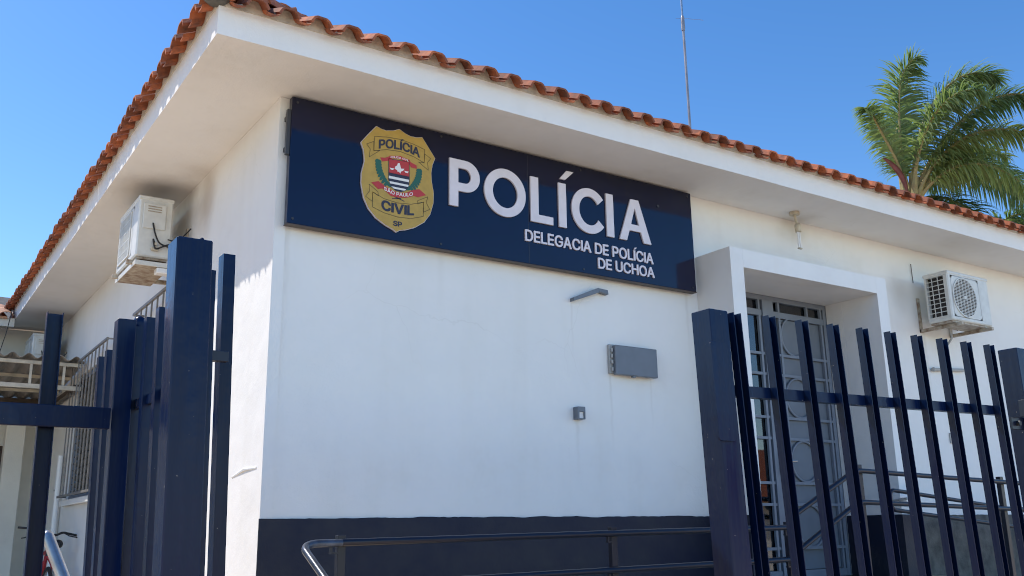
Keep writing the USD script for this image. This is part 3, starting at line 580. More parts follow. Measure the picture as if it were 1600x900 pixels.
# ================================================================ air conditioner units
def hexgrid_poly(x0, x1, z0, z1, mask, nx, nz, bw):
    bars = [sg.box(x0 + (x1 - x0) * i / nx - bw / 2, z0, x0 + (x1 - x0) * i / nx + bw / 2, z1) for i in range(nx + 1)] + [sg.box(x0, z0 + (z1 - z0) * i / nz - bw / 2, x1, z0 + (z1 - z0) * i / nz + bw / 2) for i in range(nz + 1)]
    return unary_union(bars).intersection(mask)
def ac_unit(label, loc, rot, group, detail, flip=False, rails=True):
    """outdoor unit drawn with its back to the wall y=0, front towards -y, right side service cover; w along x"""
    W, D, H = 0.76, 0.285, 0.535
    T_ = thing('air_conditioner', label, 'air conditioner', loc, group=group)
    c, s = math.cos(rot), math.sin(rot); Rm = np.array([[c, -s, 0], [s, c, 0], [0, 0, 1]])
    def put(name, mesh, m, parent=None, smooth=False):
        v = mesh.vertices.copy()
        f = mesh.faces
        if flip: v[:, 0] *= -1; f = f[:, ::-1]
        v = v @ Rm.T + np.array(loc)
        return obj(name, trimesh.Trimesh(v, f, process=False), m, parent or T_, smooth)
    yb, yf = -0.165, -0.165 - D
    cx = -0.10                                     # fan centre
    shell = box(-W / 2, W / 2, yf, yb, 0, H, 0.012)
    hole = fpoly(sg.box(-W / 2 + 0.055, 0.045, 0.185, H - 0.045).buffer(-0.05).buffer(0.05), yf + 0.05, 0.08)
    sidehole = box(-W / 2 - 0.03, -W / 2 + 0.05, yf + 0.045, yb - 0.03, 0.05, H - 0.04)
    cs = tm(man(shell) - man(hole) - man(sidehole))
    cas = put('casing', cs, 'ac_white')
    put('top_lip', box(-W / 2 - 0.006, W / 2 + 0.006, yf - 0.006, yb + 0.004, H - 0.028, H + 0.006, 0.006), 'ac_white', cas)
    put('fan_recess', box(-W / 2 + 0.056, 0.184, yf + 0.046, yf + 0.049, 0.046, H - 0.046), 'dark_fin' if detail else 'ac_grey')
    # fan blades behind the guard
    bl = []
    for k in range(3):
        a = 2 * math.pi * k / 3 + 0.4; pts = [(0.03, -0.02), (0.19, -0.085), (0.20, 0.04), (0.05, 0.05)]
        p = affinity.rotate(sg.Polygon(pts), math.degrees(a), origin=(0, 0)); bl.append(fpoly(affinity.translate(p, cx, H / 2), yf + 0.044, 0.012))
    put('fan', cat_(bl), 'dark_fin')
    mask = sg.Point(cx, H / 2).buffer(0.215, 24) if detail else sg.box(cx - 0.21, H / 2 - 0.205, cx + 0.21, H / 2 + 0.205).buffer(-0.02).buffer(0.02)
    gd = hexgrid_poly(cx - 0.215, cx + 0.215, H / 2 - 0.215, H / 2 + 0.215, mask, 7 if detail else 30, 26 if detail else 5, 0.0055 if detail else 0.005)
    gd = unary_union([gd, mask.boundary.buffer(0.007)] + ([sg.Point(cx, H / 2).buffer(0.022)] if detail else []))
    put('fan_guard', fpoly(gd, yf - 0.001, 0.008), 'ac_white')
    put('fan_panel', fpoly(sg.box(-W / 2 + 0.05, 0.04, 0.19, H - 0.04).difference(mask.buffer(-0.002)), yf + 0.004, 0.004), 'ac_white')
    # side coil behind a square guard
    put('coil', box(-W / 2 + 0.046, -W / 2 + 0.049, yf + 0.046, yb - 0.031, 0.051, H - 0.041), 'dark_fin')
    gm = sg.box(yf + 0.043, 0.048, yb - 0.028, H - 0.038)
    gg = extr(hexgrid_poly(yf + 0.045, yb - 0.03, 0.05, H - 0.04, gm, 3, 9, 0.007), 0.006); v = gg.vertices
    put('coil_guard', trimesh.Trimesh(np.column_stack([-W / 2 + 0.001 - v[:, 2], v[:, 0], v[:, 1]]), gg.faces, process=False), 'ac_white')
    put('drain_tray', box(-W / 2 + 0.02, W / 2 - 0.02, yf + 0.02, yb - 0.02, -0.022, -0.001), 'ac_dirty')
    # wall brackets
    for x in (-W / 2 + 0.10, W / 2 - 0.10):
        b = put('bracket', cat_([box(x - 0.02, x + 0.02, yf - 0.05, -0.001, -0.058, -0.023, 0.003), box(x - 0.02, x + 0.02, -0.018, -0.001, -0.057, 0.33)]), 'ac_dirty')
    # service side: cover, vents, pipes
    q = W / 2
    put('service_cover', box(q + 0.001, q + 0.014, yf + 0.035, yb - 0.06, 0.25, H - 0.06, 0.004), 'ac_white')
    for k in range(3): put('vent_slot', box(q + 0.0145, q + 0.017, yf + 0.07, yb - 0.10, 0.40 + k * 0.022, 0.408 + k * 0.022), 'ac_dirty')
    put('valve', cat_([box(q + 0.001, q + 0.03, -0.33, -0.27, 0.055, 0.085, 0.004), tube([(q, -0.30, 0.11), (q + 0.045, -0.30, 0.11)], 0.013, 8)]), 'socket')
    put('cable', cat_([tube(bend([(q + 0.016, -0.33, 0.30), (q + 0.03, -0.31, 0.20), (q + 0.025, -0.27, 0.12), (q + 0.03, -0.15, 0.09), (q + 0.03, -0.01, 0.04)], 0.04), 0.0075, 7),
                       tube(bend([(q + 0.03, -0.30, 0.10), (q + 0.05, -0.33, 0.16), (q + 0.03, -0.30, 0.06), (q + 0.03, -0.20, 0.12), (q + 0.02, -0.04, 0.16)], 0.03), 0.0075, 7),
                       tube(bend([(q + 0.02, -0.20, 0.17), (q + 0.04, -0.12, 0.15), (q + 0.02, -0.01, 0.30)], 0.04), 0.006, 7)]), 'black')
    return T_, put
# left wall: unit's front faces -x, service side towards the street
U1, put1 = ac_unit('dusty white air conditioner with loose black cables high on the sunny left side wall', (0.0, 2.54, Z(2.33)), -math.pi / 2, None, False)
put1('drip_tray', box(-0.36, 0.395, -0.445, -0.145, -0.071, -0.066), 'ac_dirty')
put1('tray_rim', box(0.396, 0.405, -0.452, -0.145, -0.085, -0.045, 0.002), 'ac_white')
put1('tray_rim', box(-0.36, 0.395, -0.453, -0.446, -0.085, -0.045, 0.002), 'ac_white')
put1('junction_box', box(0.30, 0.40, -0.27, -0.13, -0.135, -0.0865, 0.006), 'plastic_cover')
U2, put2 = ac_unit('white air conditioner mounted high on the front wall right of the doorway', (7.63, 0.0, Z(2.12)), 0.0, None, True)
put2('drain_pipe', tube(bend([(-0.05, -0.20, -0.03), (-0.02, -0.20, -0.12), (0.03, -0.06, -0.22), (0.03, -0.02, -0.24)], 0.03), 0.012, 8), 'ac_grey')
put2('conduit', tube([(-0.33, -0.012, 0.50), (-0.332, -0.012, 0.72)], 0.0045, 6), 'brown')
U3, put3 = ac_unit('small far air conditioner near the rear end of the left side wall, above the carport', (0.0, 8.65, Z(2.22)), -math.pi / 2, None, False)

# ================================================================ small fixtures on the front wall
G = thing('junction_box', 'flat dark grey metal box on the white front wall below the sign', 'wall box', (3.13, 0, Z(1.25)))
obj('back_plate', box(2.885, 3.36, -0.03, -0.001, Z(1.262), Z(1.505), 0.003), 'ac_grey', G)
obj('lid', box(2.915, 3.375, -0.075, -0.031, Z(1.25), Z(1.497), 0.006), 'grey_box', G)
for z in (1.47, 1.42, 1.37, 1.31): obj('hinge_knuckle', tube([(2.90, -0.045, Z(z)), (2.90, -0.045, Z(z - 0.03))], 0.010, 7), 'ac_grey', G)
obj('latch', box(3.10, 3.13, -0.07, -0.04, Z(1.238), Z(1.249)), 'grey_box', G)
A = thing('metal_arm', 'bent flat grey metal arm left fixed to the wall just under the sign', 'bracket', (2.7, 0, Z(1.9)))
obj('arm', trimesh.util.concatenate([prism_y([(2.515, Z(1.825)), (2.515, Z(1.855)), (2.775, Z(1.968)), (2.785, Z(1.94)), (2.775, Z(1.925))], -0.055, -0.002)]), 'grey_box', A)
obj('end_plate', prism_y([(2.7855, Z(1.94)), (2.776, Z(1.968)), (2.88, Z(1.962)), (2.885, Z(1.925))], -0.050, -0.002), 'grey_box', A)
S = thing('wall_lamp', 'tiny dark square wall fitting with pale front on the white wall under the metal box', 'wall fitting', (2.56, 0, Z(0.87)))
obj('housing', tm(man(box(2.510, 2.585, -0.07, -0.001, Z(0.862), Z(0.962), 0.004)) - man(box(2.522, 2.573, -0.09, -0.03, Z(0.870), Z(0.922)))), 'grey_box', S)
obj('lens', box(2.523, 2.572, -0.056, -0.031, Z(0.871), Z(0.921)), 'badge_white', S)
S2 = thing('door_switch', 'tiny grey wall switch behind the fence bars beneath the right air conditioner', 'wall fitting', (7.68, 0, Z(0.9)))
obj('plate', box(7.63, 7.73, -0.014, -0.001, Z(0.87), Z(0.98), 0.003), 'ac_grey', S2)
obj('button', box(7.665, 7.70, -0.024, -0.0145, Z(0.89), Z(0.945), 0.003), 'grey_box', S2)
LS = thing('lamp_holder', 'bare cream lamp holder with a glass tube hanging under the eave above the doorway', 'lamp', (5.2, -0.2, ZS))
lx, ly = 5.17, -0.20
obj('rose', trimesh.creation.cylinder(0.05, 0.03, sections=14, transform=trimesh.transformations.translation_matrix([lx, ly, ZS - 0.016])), 'socket', LS, smooth=40)
obj('arm', tube(bend([(lx, ly, ZS - 0.03), (lx + 0.01, ly, ZS - 0.09), (lx + 0.03, ly, ZS - 0.12)], 0.03), 0.012, 8), 'socket', LS)
obj('holder', tube([(lx + 0.03, ly, ZS - 0.115), (lx + 0.032, ly, ZS - 0.13), (lx + 0.034, ly, ZS - 0.20)], [0.02, 0.034, 0.03], 12), 'socket', LS, smooth=40)
for k in (-1, 1): obj('bulb_tube', tube([(lx + 0.034 + 0.013 * k, ly, ZS - 0.20), (lx + 0.036 + 0.013 * k, ly, ZS - 0.36)], 0.009, 8), 'plastic_cover', LS)
obj('bulb_end', box(lx + 0.01, lx + 0.062, ly - 0.012, ly + 0.012, ZS - 0.374, ZS - 0.361, 0.003), 'socket', LS)
CO = thing('wall_conduit', 'short grey conduit elbow fixed to the wall under the right air conditioner', 'conduit', (7.9, -0.03, Z(1.6)))
obj('pipe', tube(bend([(7.45, -0.03, Z(1.66)), (8.05, -0.03, Z(1.70)), (8.05, -0.03, Z(1.70))][:2], 0.03), 0.018, 8), 'ac_grey', CO)
obj('end_cap', trimesh.creation.icosphere(1, 0.026).apply_translation([7.45, -0.03, Z(1.66)]), 'ac_grey', CO)

# ================================================================ fences and gates
def channel(x, y, z0, z1, w, d, open_dir, th=0.004, lean=(0.0, 0.0), zl=None):
    """U channel upright: web at the back, two flanges towards open_dir ('-y' or '+x')"""
    if open_dir == '-y': sec = [(-w / 2, -d), (-w / 2 + th, -d), (-w / 2 + th, -th), (w / 2 - th, -th), (w / 2 - th, -d), (w / 2, -d), (w / 2, 0), (-w / 2, 0)]
    else: sec = [(d, -w / 2), (d, -w / 2 + th), (th, -w / 2 + th), (th, w / 2 - th), (d, w / 2 - th), (d, w / 2), (0, w / 2), (0, -w / 2)]
    m = extr(sg.Polygon(sec), z1 - z0); v = m.vertices
    k = (z0 + v[:, 2]) - (z1 if zl is None else zl)
    return trimesh.Trimesh(np.column_stack([x + v[:, 0] + lean[0] * k, y + v[:, 1] + lean[1] * k, z0 + v[:, 2]]), m.faces, process=False)
def lean_box(x0, x1, y0, y1, z0, z1, lx_, ly_=0.0, ch=0.004):
    b = box(x0, x1, y0, y1, z0, z1, ch); v = b.vertices; k = v[:, 2] - z1
    v[:, 0] += lx_ * k; v[:, 1] += ly_ * k; return b
FY = -2.95
# left gate post
P1 = thing('gate_post', 'thick navy steel gate post standing left of the entrance, nearest the camera', 'gate post', (-1.29, FY, 0), group='navy gate posts')
obj('post_tube', lean_box(-1.353, -1.235, FY, FY + 0.118, 0.0, Z(0.965), -0.026), 'navy', P1)
obj('stop_plate', lean_box(-1.2345, -1.217, FY + 0.012, FY + 0.018, 0.0, Z(0.86), -0.026, 0, 0.001), 'navy', P1)
obj('hinge_lug', lean_box(-1.2345, -1.150, FY + 0.03, FY + 0.06, Z(0.565), Z(0.60), 0, 0, 0.002), 'navy_dull', P1)
obj('weld_bead', trimesh.creation.icosphere(1, 0.008).apply_translation([-1.27, FY + 0.01, Z(0.965)]), 'navy', P1)
# right gate post
P2 = thing('gate_post', 'thick navy steel post right of the entrance with weld marks, carrying the picket gate', 'gate post', (1.04, FY, 0), group='navy gate posts')
obj('post_tube', lean_box(1.078, 1.20, FY, FY + 0.122, 0.0, Z(1.005), -0.034), 'navy', P2)
pl_ = sg.box(1.055, Z(0.39), 1.16, Z(0.845)).buffer(-0.015).buffer(0.015)
pm_ = fpoly(pl_, FY - 0.0005, 0.012); pm_.vertices[:, 0] += -0.034 * (pm_.vertices[:, 2] - Z(1.005))
obj('face_plate', pm_, 'navy', P2)
# right picket gate
GT = thing('picket_gate', 'navy steel picket gate of open channels in front of the doorway', 'gate', (2.3, FY, 0))
n = 0
for i, xt in enumerate(np.linspace(1.250, 3.425, 10)):
    zt = Z(1.008 + 0.045 * i / 9)
    if i == 0: zt = Z(1.00)
    obj('picket', channel(xt, FY + 0.028, 0.10, zt, 0.052, 0.040, '-y', lean=(-0.052, 0.0)), 'navy', GT)
def rail_x(x0, x1, z0, z1, dz, y0, y1):
    return prism_y([(x0, z0), (x1, z0 + dz), (x1, z1 + dz), (x0, z1)], y0, y1)
obj('rail', rail_x(1.215, 3.50, Z(0.605), Z(0.657), 0.035, FY + 0.030, FY + 0.075), 'navy', GT)
obj('rail', rail_x(1.30, 3.55, Z(-1.25), Z(-1.20), 0.035, FY + 0.030, FY + 0.075), 'navy', GT)
P3 = thing('gate_post', 'navy steel post at the far right edge with a bolted hinge bracket', 'gate post', (3.6, FY, 0), group='navy gate posts')
obj('post_tube', lean_box(3.720, 3.842, FY, FY + 0.122, 0.0, Z(1.066), -0.034), 'navy', P3)
obj('hinge_bracket', cat_([box(3.60, 3.735, FY + 0.03, FY + 0.042, Z(0.56), Z(0.635), 0.002), box(3.70, 3.715, FY - 0.02, FY + 0.029, Z(0.636), Z(0.74), 0.002)]), 'navy_dull', P3)
obj('hinge_bolt', trimesh.creation.cylinder(0.016, 0.02, sections=6, transform=trimesh.transformations.rotation_matrix(math.pi / 2, [1, 0, 0])).apply_translation([3.66, FY + 0.02, Z(0.597)]), 'black', P3)
# fence going on to the right of the last post
# opened leaf, seen end on
GL = thing('picket_gate', 'opened navy gate leaf swung inwards behind the left gate post', 'gate', (-1.13, -1.5, 0))
for i, yt in enumerate(np.linspace(-2.76, -0.26, 11)):
    xx_ = -1.150 + 0.06 * (yt + 2.76) / 2.5
    obj('picket', channel(xx_, yt, 0.10, Z(0.975 + 0.035 * i / 10), 0.058, 0.042, '+x', lean=(-0.026, 0.0)), 'navy', GL)
obj('rail', prism_x([(-2.43, Z(0.568)), (-0.20, Z(0.62)), (-0.20, Z(0.665)), (-2.43, Z(0.613))], -1.092, -1.068).apply_translation([0.0, 0, 0]), 'navy', GL)
obj('rail', box(-1.16, -1.12, -2.83, -0.20, Z(-1.25), Z(-1.20)), 'navy', GL)
# driveway gate further back on the left
P4 = thing('gate_post', 'navy steel post at the end of the driveway gate with a round capped hinge tube', 'gate post', (-1.16, -1.345, 0), group='navy gate posts')
obj('post_tube', lean_box(-1.206, -1.122, -1.345, -1.255, 0.0, Z(1.015), -0.02), 'navy', P4)
ht = tube([(-1.085, -1.24, 0.0), (-1.085, -1.24, Z(1.02)), (-1.085, -1.24, Z(1.045)), (-1.085, -1.24, Z(1.058))], [0.036, 0.036, 0.026, 0.008], 14)
ht.vertices[:, 0] += -0.02 * (ht.vertices[:, 2] - Z(1.0))
obj('hinge_tube', ht, 'navy', P4, smooth=40)
DG = thing('driveway_gate', 'navy steel driveway gate with a wide flat rail at the left edge', 'gate', (-3.5, -1.345, 0))
for xt in -1.4785 - 0.30 * np.arange(16):
    obj('picket', channel(xt, -1.300, 0.08, Z(1.012), 0.068, 0.044, '-y', lean=(-0.018, 0.0)), 'navy', DG)
obj('rail', box(-6.2, -1.2065, -1.375, -1.3445, Z(0.487), Z(0.585), 0.004), 'navy', DG)
obj('rail', box(-6.2, -1.2065, -1.375, -1.3445, Z(-1.30), Z(-1.20), 0.004), 'navy', DG)

# ================================================================ handrails of the ramp
RY = -1.40
R1 = thing('handrail', 'navy tubular ramp handrail with bent end in front of the base band', 'handrail', (1.5, RY, 0.6), group='ramp handrails')
def zr(x): return Z(-0.036 + 0.0134 * x)
obj('top_rail', tube([(-0.055, RY, zr(-0.05)), (1.5, RY, zr(1.5)), (3.34, RY, zr(3.3))], 0.019, 12), 'navy_dull', R1, smooth=40)
obj('lower_rail', tube([(-0.04, RY, zr(0) - 0.215), (1.5, RY, zr(1.5) - 0.215), (3.34, RY, zr(3.3) - 0.215)], 0.019, 12), 'navy_dull', R1, smooth=40)
obj('bent_end', tube(bend([(-0.056, RY, zr(-0.05)), (-0.275, RY, zr(-0.27)), (-0.275, RY - 0.75, Z(-0.40))], 0.11, 9), 0.0195, 12), 'worn_tube', R1, smooth=40, label='bright bent tube at the end of the handrail')
obj('lower_bent_end', tube(bend([(-0.041, RY, zr(0) - 0.215), (-0.275, RY, zr(-0.27) - 0.215), (-0.275, RY - 0.75, Z(-0.62))], 0.11, 9), 0.0195, 12), 'worn_tube', R1, smooth=40)
for x in (-0.045, 1.75, 3.34):
    obj('post', cat_([box(x - 0.022, x + 0.022, RY + 0.022, RY + 0.06, 0.6, zr(x) + 0.038, 0.002)]), 'navy_dull', R1)
    for dz in (0.0, -0.215): obj('clamp', cat_([box(x - 0.07, x - 0.06, RY + 0.0, RY + 0.02, zr(x) + dz - 0.055, zr(x) + dz - 0.02), box(x - 0.069, x - 0.02, RY + 0.015, RY + 0.025, zr(x) + dz - 0.055, zr(x) + dz - 0.047)]), 'navy_dull', R1)
R2 = thing('handrail', 'navy tubular handrail stepping up to the landing, seen through the picket gate', 'handrail', (5.0, RY, 1.1), group='ramp handrails')
obj('top_rail', tube(bend([(3.35, RY, Z(-0.15)), (3.36, RY, Z(0.085)), (4.10, RY, Z(0.418)), (8.4, RY, Z(0.30))], 0.06, 6), 0.019, 12), 'navy_dull', R2, smooth=40)
obj('lower_rail', tube(bend([(3.38, RY, Z(-0.155)), (4.10, RY, Z(0.185)), (8.4, RY, Z(0.085))], 0.06, 6), 0.019, 12), 'navy_dull', R2, smooth=40)
for x, zt in ((3.365, 0.03), (4.19, 0.465), (6.12, 0.41), (8.0, 0.36)):
    obj('post', box(x - 0.024, x + 0.024, RY + 0.022, RY + 0.062, 0.7, Z(zt), 0.002), 'navy_dull', R2)
for x in (4.12, 6.05): 
    for z in (0.37, 0.13): obj('clamp', box(x - 0.03, x + 0.05, RY + 0.012, RY + 0.024, Z(z) - 0.006, Z(z) + 0.004), 'navy_dull', R2)
R3 = thing('handrail', 'navy handrail with a looped end sloping down beside the grey wall base', 'handrail', (7.0, -0.62, 1.0), group='ramp handrails')
ry = -0.62
def zq(x, b): return Z(b - 0.085 * (x - 5.62))
obj('looped_tube', tube(bend([(11.2, ry, zq(11.2, 0.325)), (5.60, ry, zq(5.60, 0.325)), (5.60, ry, zq(5.6, 0.15)), (11.2, ry, zq(11.2, 0.15))], 0.07, 8), 0.019, 12), 'navy_dull', R3, smooth=40)
obj('wall_bracket', cat_([tube([(5.85, ry, zq(5.85, 0.27)), (5.85, ry + 0.3, zq(5.85, 0.24)), (5.85, -0.012, zq(5.85, 0.24))], 0.012, 8), trimesh.creation.icosphere(1, 0.035).apply_translation([5.85, ry + 0.05, zq(5.85, 0.245)])]), 'ac_grey', R3)
for x in (7.4, 9.3, 10.9): obj('post', box(x - 0.02, x + 0.02, ry + 0.021, ry + 0.06, 0.7, zq(x, 0.325), 0.002), 'navy_dull', R3)

# ================================================================ carport and annex at the back left
CP = thing('carport', 'carport with corrugated sheet roof on a cream steel truss at the back of the driveway', 'carport', (-3, 7.5, 0))
cy0, cy1 = 6.6, 9.25
xs = np.linspace(-6.2, -0.02, 260); th = 0.006
def zc(y): return Z(2.165) - 0.07 * (y - cy0)
V = []; F = []
prof = 0.028 * np.sin(xs * 2 * np.pi / 0.177)
for y in (cy0, cy1):
    for o in (0, -th): V += [(x, y, zc(y) + p + o) for x, p in zip(xs, prof)]
N = len(xs)
for i in range(N - 1):
    F += [[i, i + 1, 2 * N + i + 1], [i, 2 * N + i + 1, 2 * N + i], [N + i, 3 * N + i + 1, N + i + 1], [N + i, 3 * N + i, 3 * N + i + 1], [i, N + i + 1, i + 1], [i, N + i, N + i + 1], [2 * N + i, 2 * N + i + 1, 3 * N + i + 1], [2 * N + i, 3 * N + i + 1, 3 * N + i]]
obj('roof_sheet', trimesh.Trimesh(np.array(V), F, process=False), 'corrugated', CP)
TR = obj('truss', box(-6.2, -0.04, cy0 + 0.06, cy0 + 0.10, Z(2.07), Z(2.115), 0.003), 'cream_steel', CP)
obj('bottom_chord', box(-6.2, -0.04, cy0 + 0.06, cy0 + 0.10, Z(1.775), Z(1.83), 0.003), 'cream_steel', TR)
for x in np.arange(-0.25, -6.2, -0.37):
    obj('strut', box(x - 0.014, x + 0.014, cy0 + 0.065, cy0 + 0.095, Z(1.831), Z(2.069)), 'cream_steel', TR)
for y in (7.5, 8.4):
    obj('purlin', box(-6.2, -0.04, y, y + 0.04, zc(y) - 0.075, zc(y) - 0.036), 'cream_steel', CP)
obj('rear_beam', box(-6.2, -0.04, 9.05, 9.12, zc(9.1) - 0.16, zc(9.1) - 0.037), 'brown', CP)
obj('side_rafter', box(-0.11, -0.04, cy0 + 0.11, 9.04, Z(1.80), Z(1.86)), 'brown', CP)
for x in (-0.47, -3.4, -6.1):
    obj('column', box(x - 0.12, x + 0.12, 8.80, 9.04, 0.6, zc(9.1) - 0.161, 0.006), 'annex', CP)
AN = thing('annex_building', 'low cream rear building with old clay tiled eave behind the carport', 'building', (-4, 10, 0))
ay = 9.3
awall = sg.box(-9, 0, -0.01, Z(2.98)).difference(sg.box(-2.4, 0.6, -0.56, Z(1.30)))
obj('wall', fpoly(awall, ay + 0.15, 0.15), 'annex', AN)
obj('fascia', box(-9, -0.66, ay - 0.62, ay - 0.58, Z(2.90), Z(3.02)), 'annex', AN)
obj('soffit', box(-9, -0.66, ay - 0.579, ay - 0.001, Z(2.985), Z(3.015)), 'annex', AN)
AR = obj('roof', prism_x([(ay - 0.66, Z(3.03)), (ay + 2.6, Z(3.03) + 3.26 * 0.30), (ay + 2.6, Z(3.0)), (ay - 0.66, Z(3.0))], -9, -0.76), 'tile_old', AN)
for r in range(3):
    for k in range(36):
        if r and k > 12: continue
        x = -0.78 - k * 0.23
        a = np.linspace(0, math.pi, 8); yy0 = ay - 0.74 + r * 0.36; zb = Z(3.045) + (yy0 - ay + 0.66) * 0.30
        V = [(x + 0.09 * math.cos(t) * s_, yy0 + dy, zb + 0.30 * dy + 0.055 * math.sin(t) * s_ + 0.01) for dy in (0, 0.42) for s_ in (1, 0.86) for t in a]
        F = []
        for i in range(7):
            F += [[i, 16 + i + 1, i + 1], [i, 16 + i, 16 + i + 1], [8 + i, 8 + i + 1, 24 + i + 1], [8 + i, 24 + i + 1, 24 + i], [i, i + 1, 8 + i + 1], [i, 8 + i + 1, 8 + i]]
        obj('roof_tile', trimesh.Trimesh(np.array(V), F, process=False), 'tile_old', AR)
AD = obj('door', cat_([box(-2.4, -0.56, ay + 0.03, ay + 0.06, 0.6, Z(1.30))]), 'brown', AN)
for z in np.arange(0.75, Z(1.25), 0.26): obj('cross_bar', box(-2.38, -0.58, ay + 0.012, ay + 0.029, z, z + 0.02), 'black', AD)
for x in np.arange(-2.3, -0.6, 0.24): obj('upright_bar', box(x, x + 0.015, ay + 0.008, ay + 0.026, 0.61, Z(1.29)), 'black', AD)
HC = thing('hanging_wire', 'thin dark wire hanging from the eave corner to the carport roof', 'wire', (-0.9, 8.6, Z(2.6)))
obj('strand', tube([(-0.77, 8.0, Z(3.0)), (-0.80, 8.1, Z(2.7)), (-0.86, 8.2, Z(2.35)), (-0.92, 8.25, zc(8.25) + 0.03)], 0.006, 6), 'black', HC)

# far neighbour roof behind the annex
NB = thing('neighbour_house', 'distant house with a grey weathered tile roof just above the annex eave', 'building', (-6, 22, 0))
obj('wall', box(-14, 0.6, 20.3, 28, 0, 6.74), 'annex', NB)
obj('roof', prism_x([(19.6, 6.75), (24, 8.35), (28.6, 6.75)], -14.6, 1.0), 'cement', NB)

HX = thing('house', 'cream house with orange tile roof across the street, mirrored in the door glass', 'building', (26, -20, 0))
obj('wall', box(16, 34, -26, -18, 0, 2.6), 'annex', HX)
obj('roof', prism_x([(-17.2, 2.55), (-22, 4.9), (-26.8, 2.55)], 15.4, 34.6), 'tile', HX)
for x in (18, 23, 30):
    w_ = obj('window', box(x, x + 1.4, -17.999, -17.96, 1.0, 2.1), 'brown', HX)
obj('door', box(26, 27, -17.999, -17.95, 0, 2.1), 'spathe', HX)

# ================================================================ bicycle and pole by the gate
BK = thing('bicycle', 'bicycle with black handlebar and red frame parked beside the side wall', 'bicycle', (-0.3, 6.0, 0.6))
bx, by, bz = -0.30, 6.0, 0.62
def wheel(cy):
    a = np.linspace(0, 2 * np.pi, 33); p = np.column_stack([np.full(33, bx), cy + 0.33 * np.cos(a), bz + 0.34 + 0.33 * np.sin(a)])
    w = obj('wheel', tube(p, 0.022, 8, cap=False), 'rubber', BK, smooth=True)
    obj('rim', tube(np.column_stack([p[:, 0], cy + (p[:, 1] - cy) * 0.93, bz + 0.34 + (p[:, 2] - bz - 0.34) * 0.93]), 0.012, 6, cap=False), 'chrome', w, smooth=True)
    obj('spokes', cat_([tube([(bx + 0.02, cy, bz + 0.34), (bx, cy + 0.31 * math.cos(t), bz + 0.34 + 0.31 * math.sin(t))], 0.0015, 4) for t in np.linspace(0, 2 * np.pi, 18, endpoint=False)]), 'chrome', w)
wheel(by + 0.02); wheel(by + 1.05)
hd_ = np.array([bx, by + 0.22, bz + 0.86])
obj('frame', cat_([tube([hd_, (bx, by + 0.50, bz + 0.33)], 0.02), tube([(bx, by + 0.66, bz + 0.86), (bx, by + 0.50, bz + 0.33)], 0.018), tube([hd_, (bx, by + 0.64, bz + 0.80)], 0.018),
                   tube([(bx, by + 0.50, bz + 0.33), (bx + 0.02, by + 1.05, bz + 0.34)], 0.012), tube([(bx, by + 0.64, bz + 0.78), (bx + 0.02, by + 1.05, bz + 0.34)], 0.011)]), 'bike_red', BK, smooth=40)
obj('fork', cat_([tube([(bx + 0.05, by + 0.02, bz + 0.34), (bx + 0.05, by + 0.16, bz + 0.70), (bx, by + 0.20, bz + 0.80)], 0.012), tube([(bx - 0.05, by + 0.02, bz + 0.34), (bx - 0.05, by + 0.16, bz + 0.70), (bx, by + 0.20, bz + 0.80)], 0.012)]), 'bike_red', BK, smooth=40)
obj('stem', tube([(bx, by + 0.20, bz + 0.80), (bx, by + 0.24, bz + 0.98), (bx, by + 0.18, bz + 1.03)], 0.016), 'black', BK, smooth=40)
obj('handlebar', tube(bend([(bx - 0.32, by + 0.26, bz + 1.12), (bx - 0.14, by + 0.20, bz + 1.10), (bx - 0.08, by + 0.18, bz + 1.03), (bx + 0.08, by + 0.18, bz + 1.03), (bx + 0.14, by + 0.20, bz + 1.06), (bx + 0.32, by + 0.26, bz + 1.02)], 0.05), 0.013), 'black', BK, smooth=40)
for s_ in (-1, 1): obj('brake_lever', tube([(bx + s_ * 0.16, by + 0.19, bz + 1.05), (bx + s_ * 0.20, by + 0.12, bz + 1.02), (bx + s_ * 0.29, by + 0.14, bz + 1.00)], 0.007, 6), 'black', BK)
obj('front_lamp', trimesh.creation.icosphere(2, 0.05).apply_translation([bx + 0.09, by + 0.10, bz + 0.93]), 'black', BK, smooth=True)
obj('saddle', trimesh.convex.convex_hull(np.array([(bx - 0.08, by + 0.80, bz + 0.94), (bx + 0.08, by + 0.80, bz + 0.94), (bx - 0.08, by + 0.78, bz + 0.99), (bx + 0.08, by + 0.78, bz + 0.99), (bx - 0.02, by + 0.55, bz + 0.96), (bx + 0.02, by + 0.55, bz + 0.96), (bx, by + 0.55, bz + 0.98)])), 'black', BK, smooth=40)
PL = thing('steel_pole', 'short galvanised steel pole leaning behind the driveway gate', 'pole', (-1.0, 0.4, 0.1))
obj('pole_tube', tube([(-1.205, 0.1, Z(0.02)), (-1.12, 0.0, Z(-0.2)), (-0.75, -0.4, Z(-1.35))], 0.034, 14), 'rail_steel', PL, smooth=40)
obj('pole_cap', trimesh.creation.icosphere(2, 0.034).apply_translation([-1.205, 0.1, Z(0.02)]), 'rail_steel', PL, smooth=True)
WP = thing('downpipe', 'thin white downpipe on the far left side wall behind the bicycle', 'pipe', (-0.05, 7.5, 0.6))
obj('pipe', tube([(-0.06, 7.55, 0.6), (-0.06, 7.55, Z(1.05))], 0.035, 12), 'plastic_cover', WP, smooth=40)
obj('pipe_clip', cat_([box(-0.10, -0.001, 7.53, 7.57, z, z + 0.02) for z in (1.2, 2.2)]), 'ac_grey', WP)

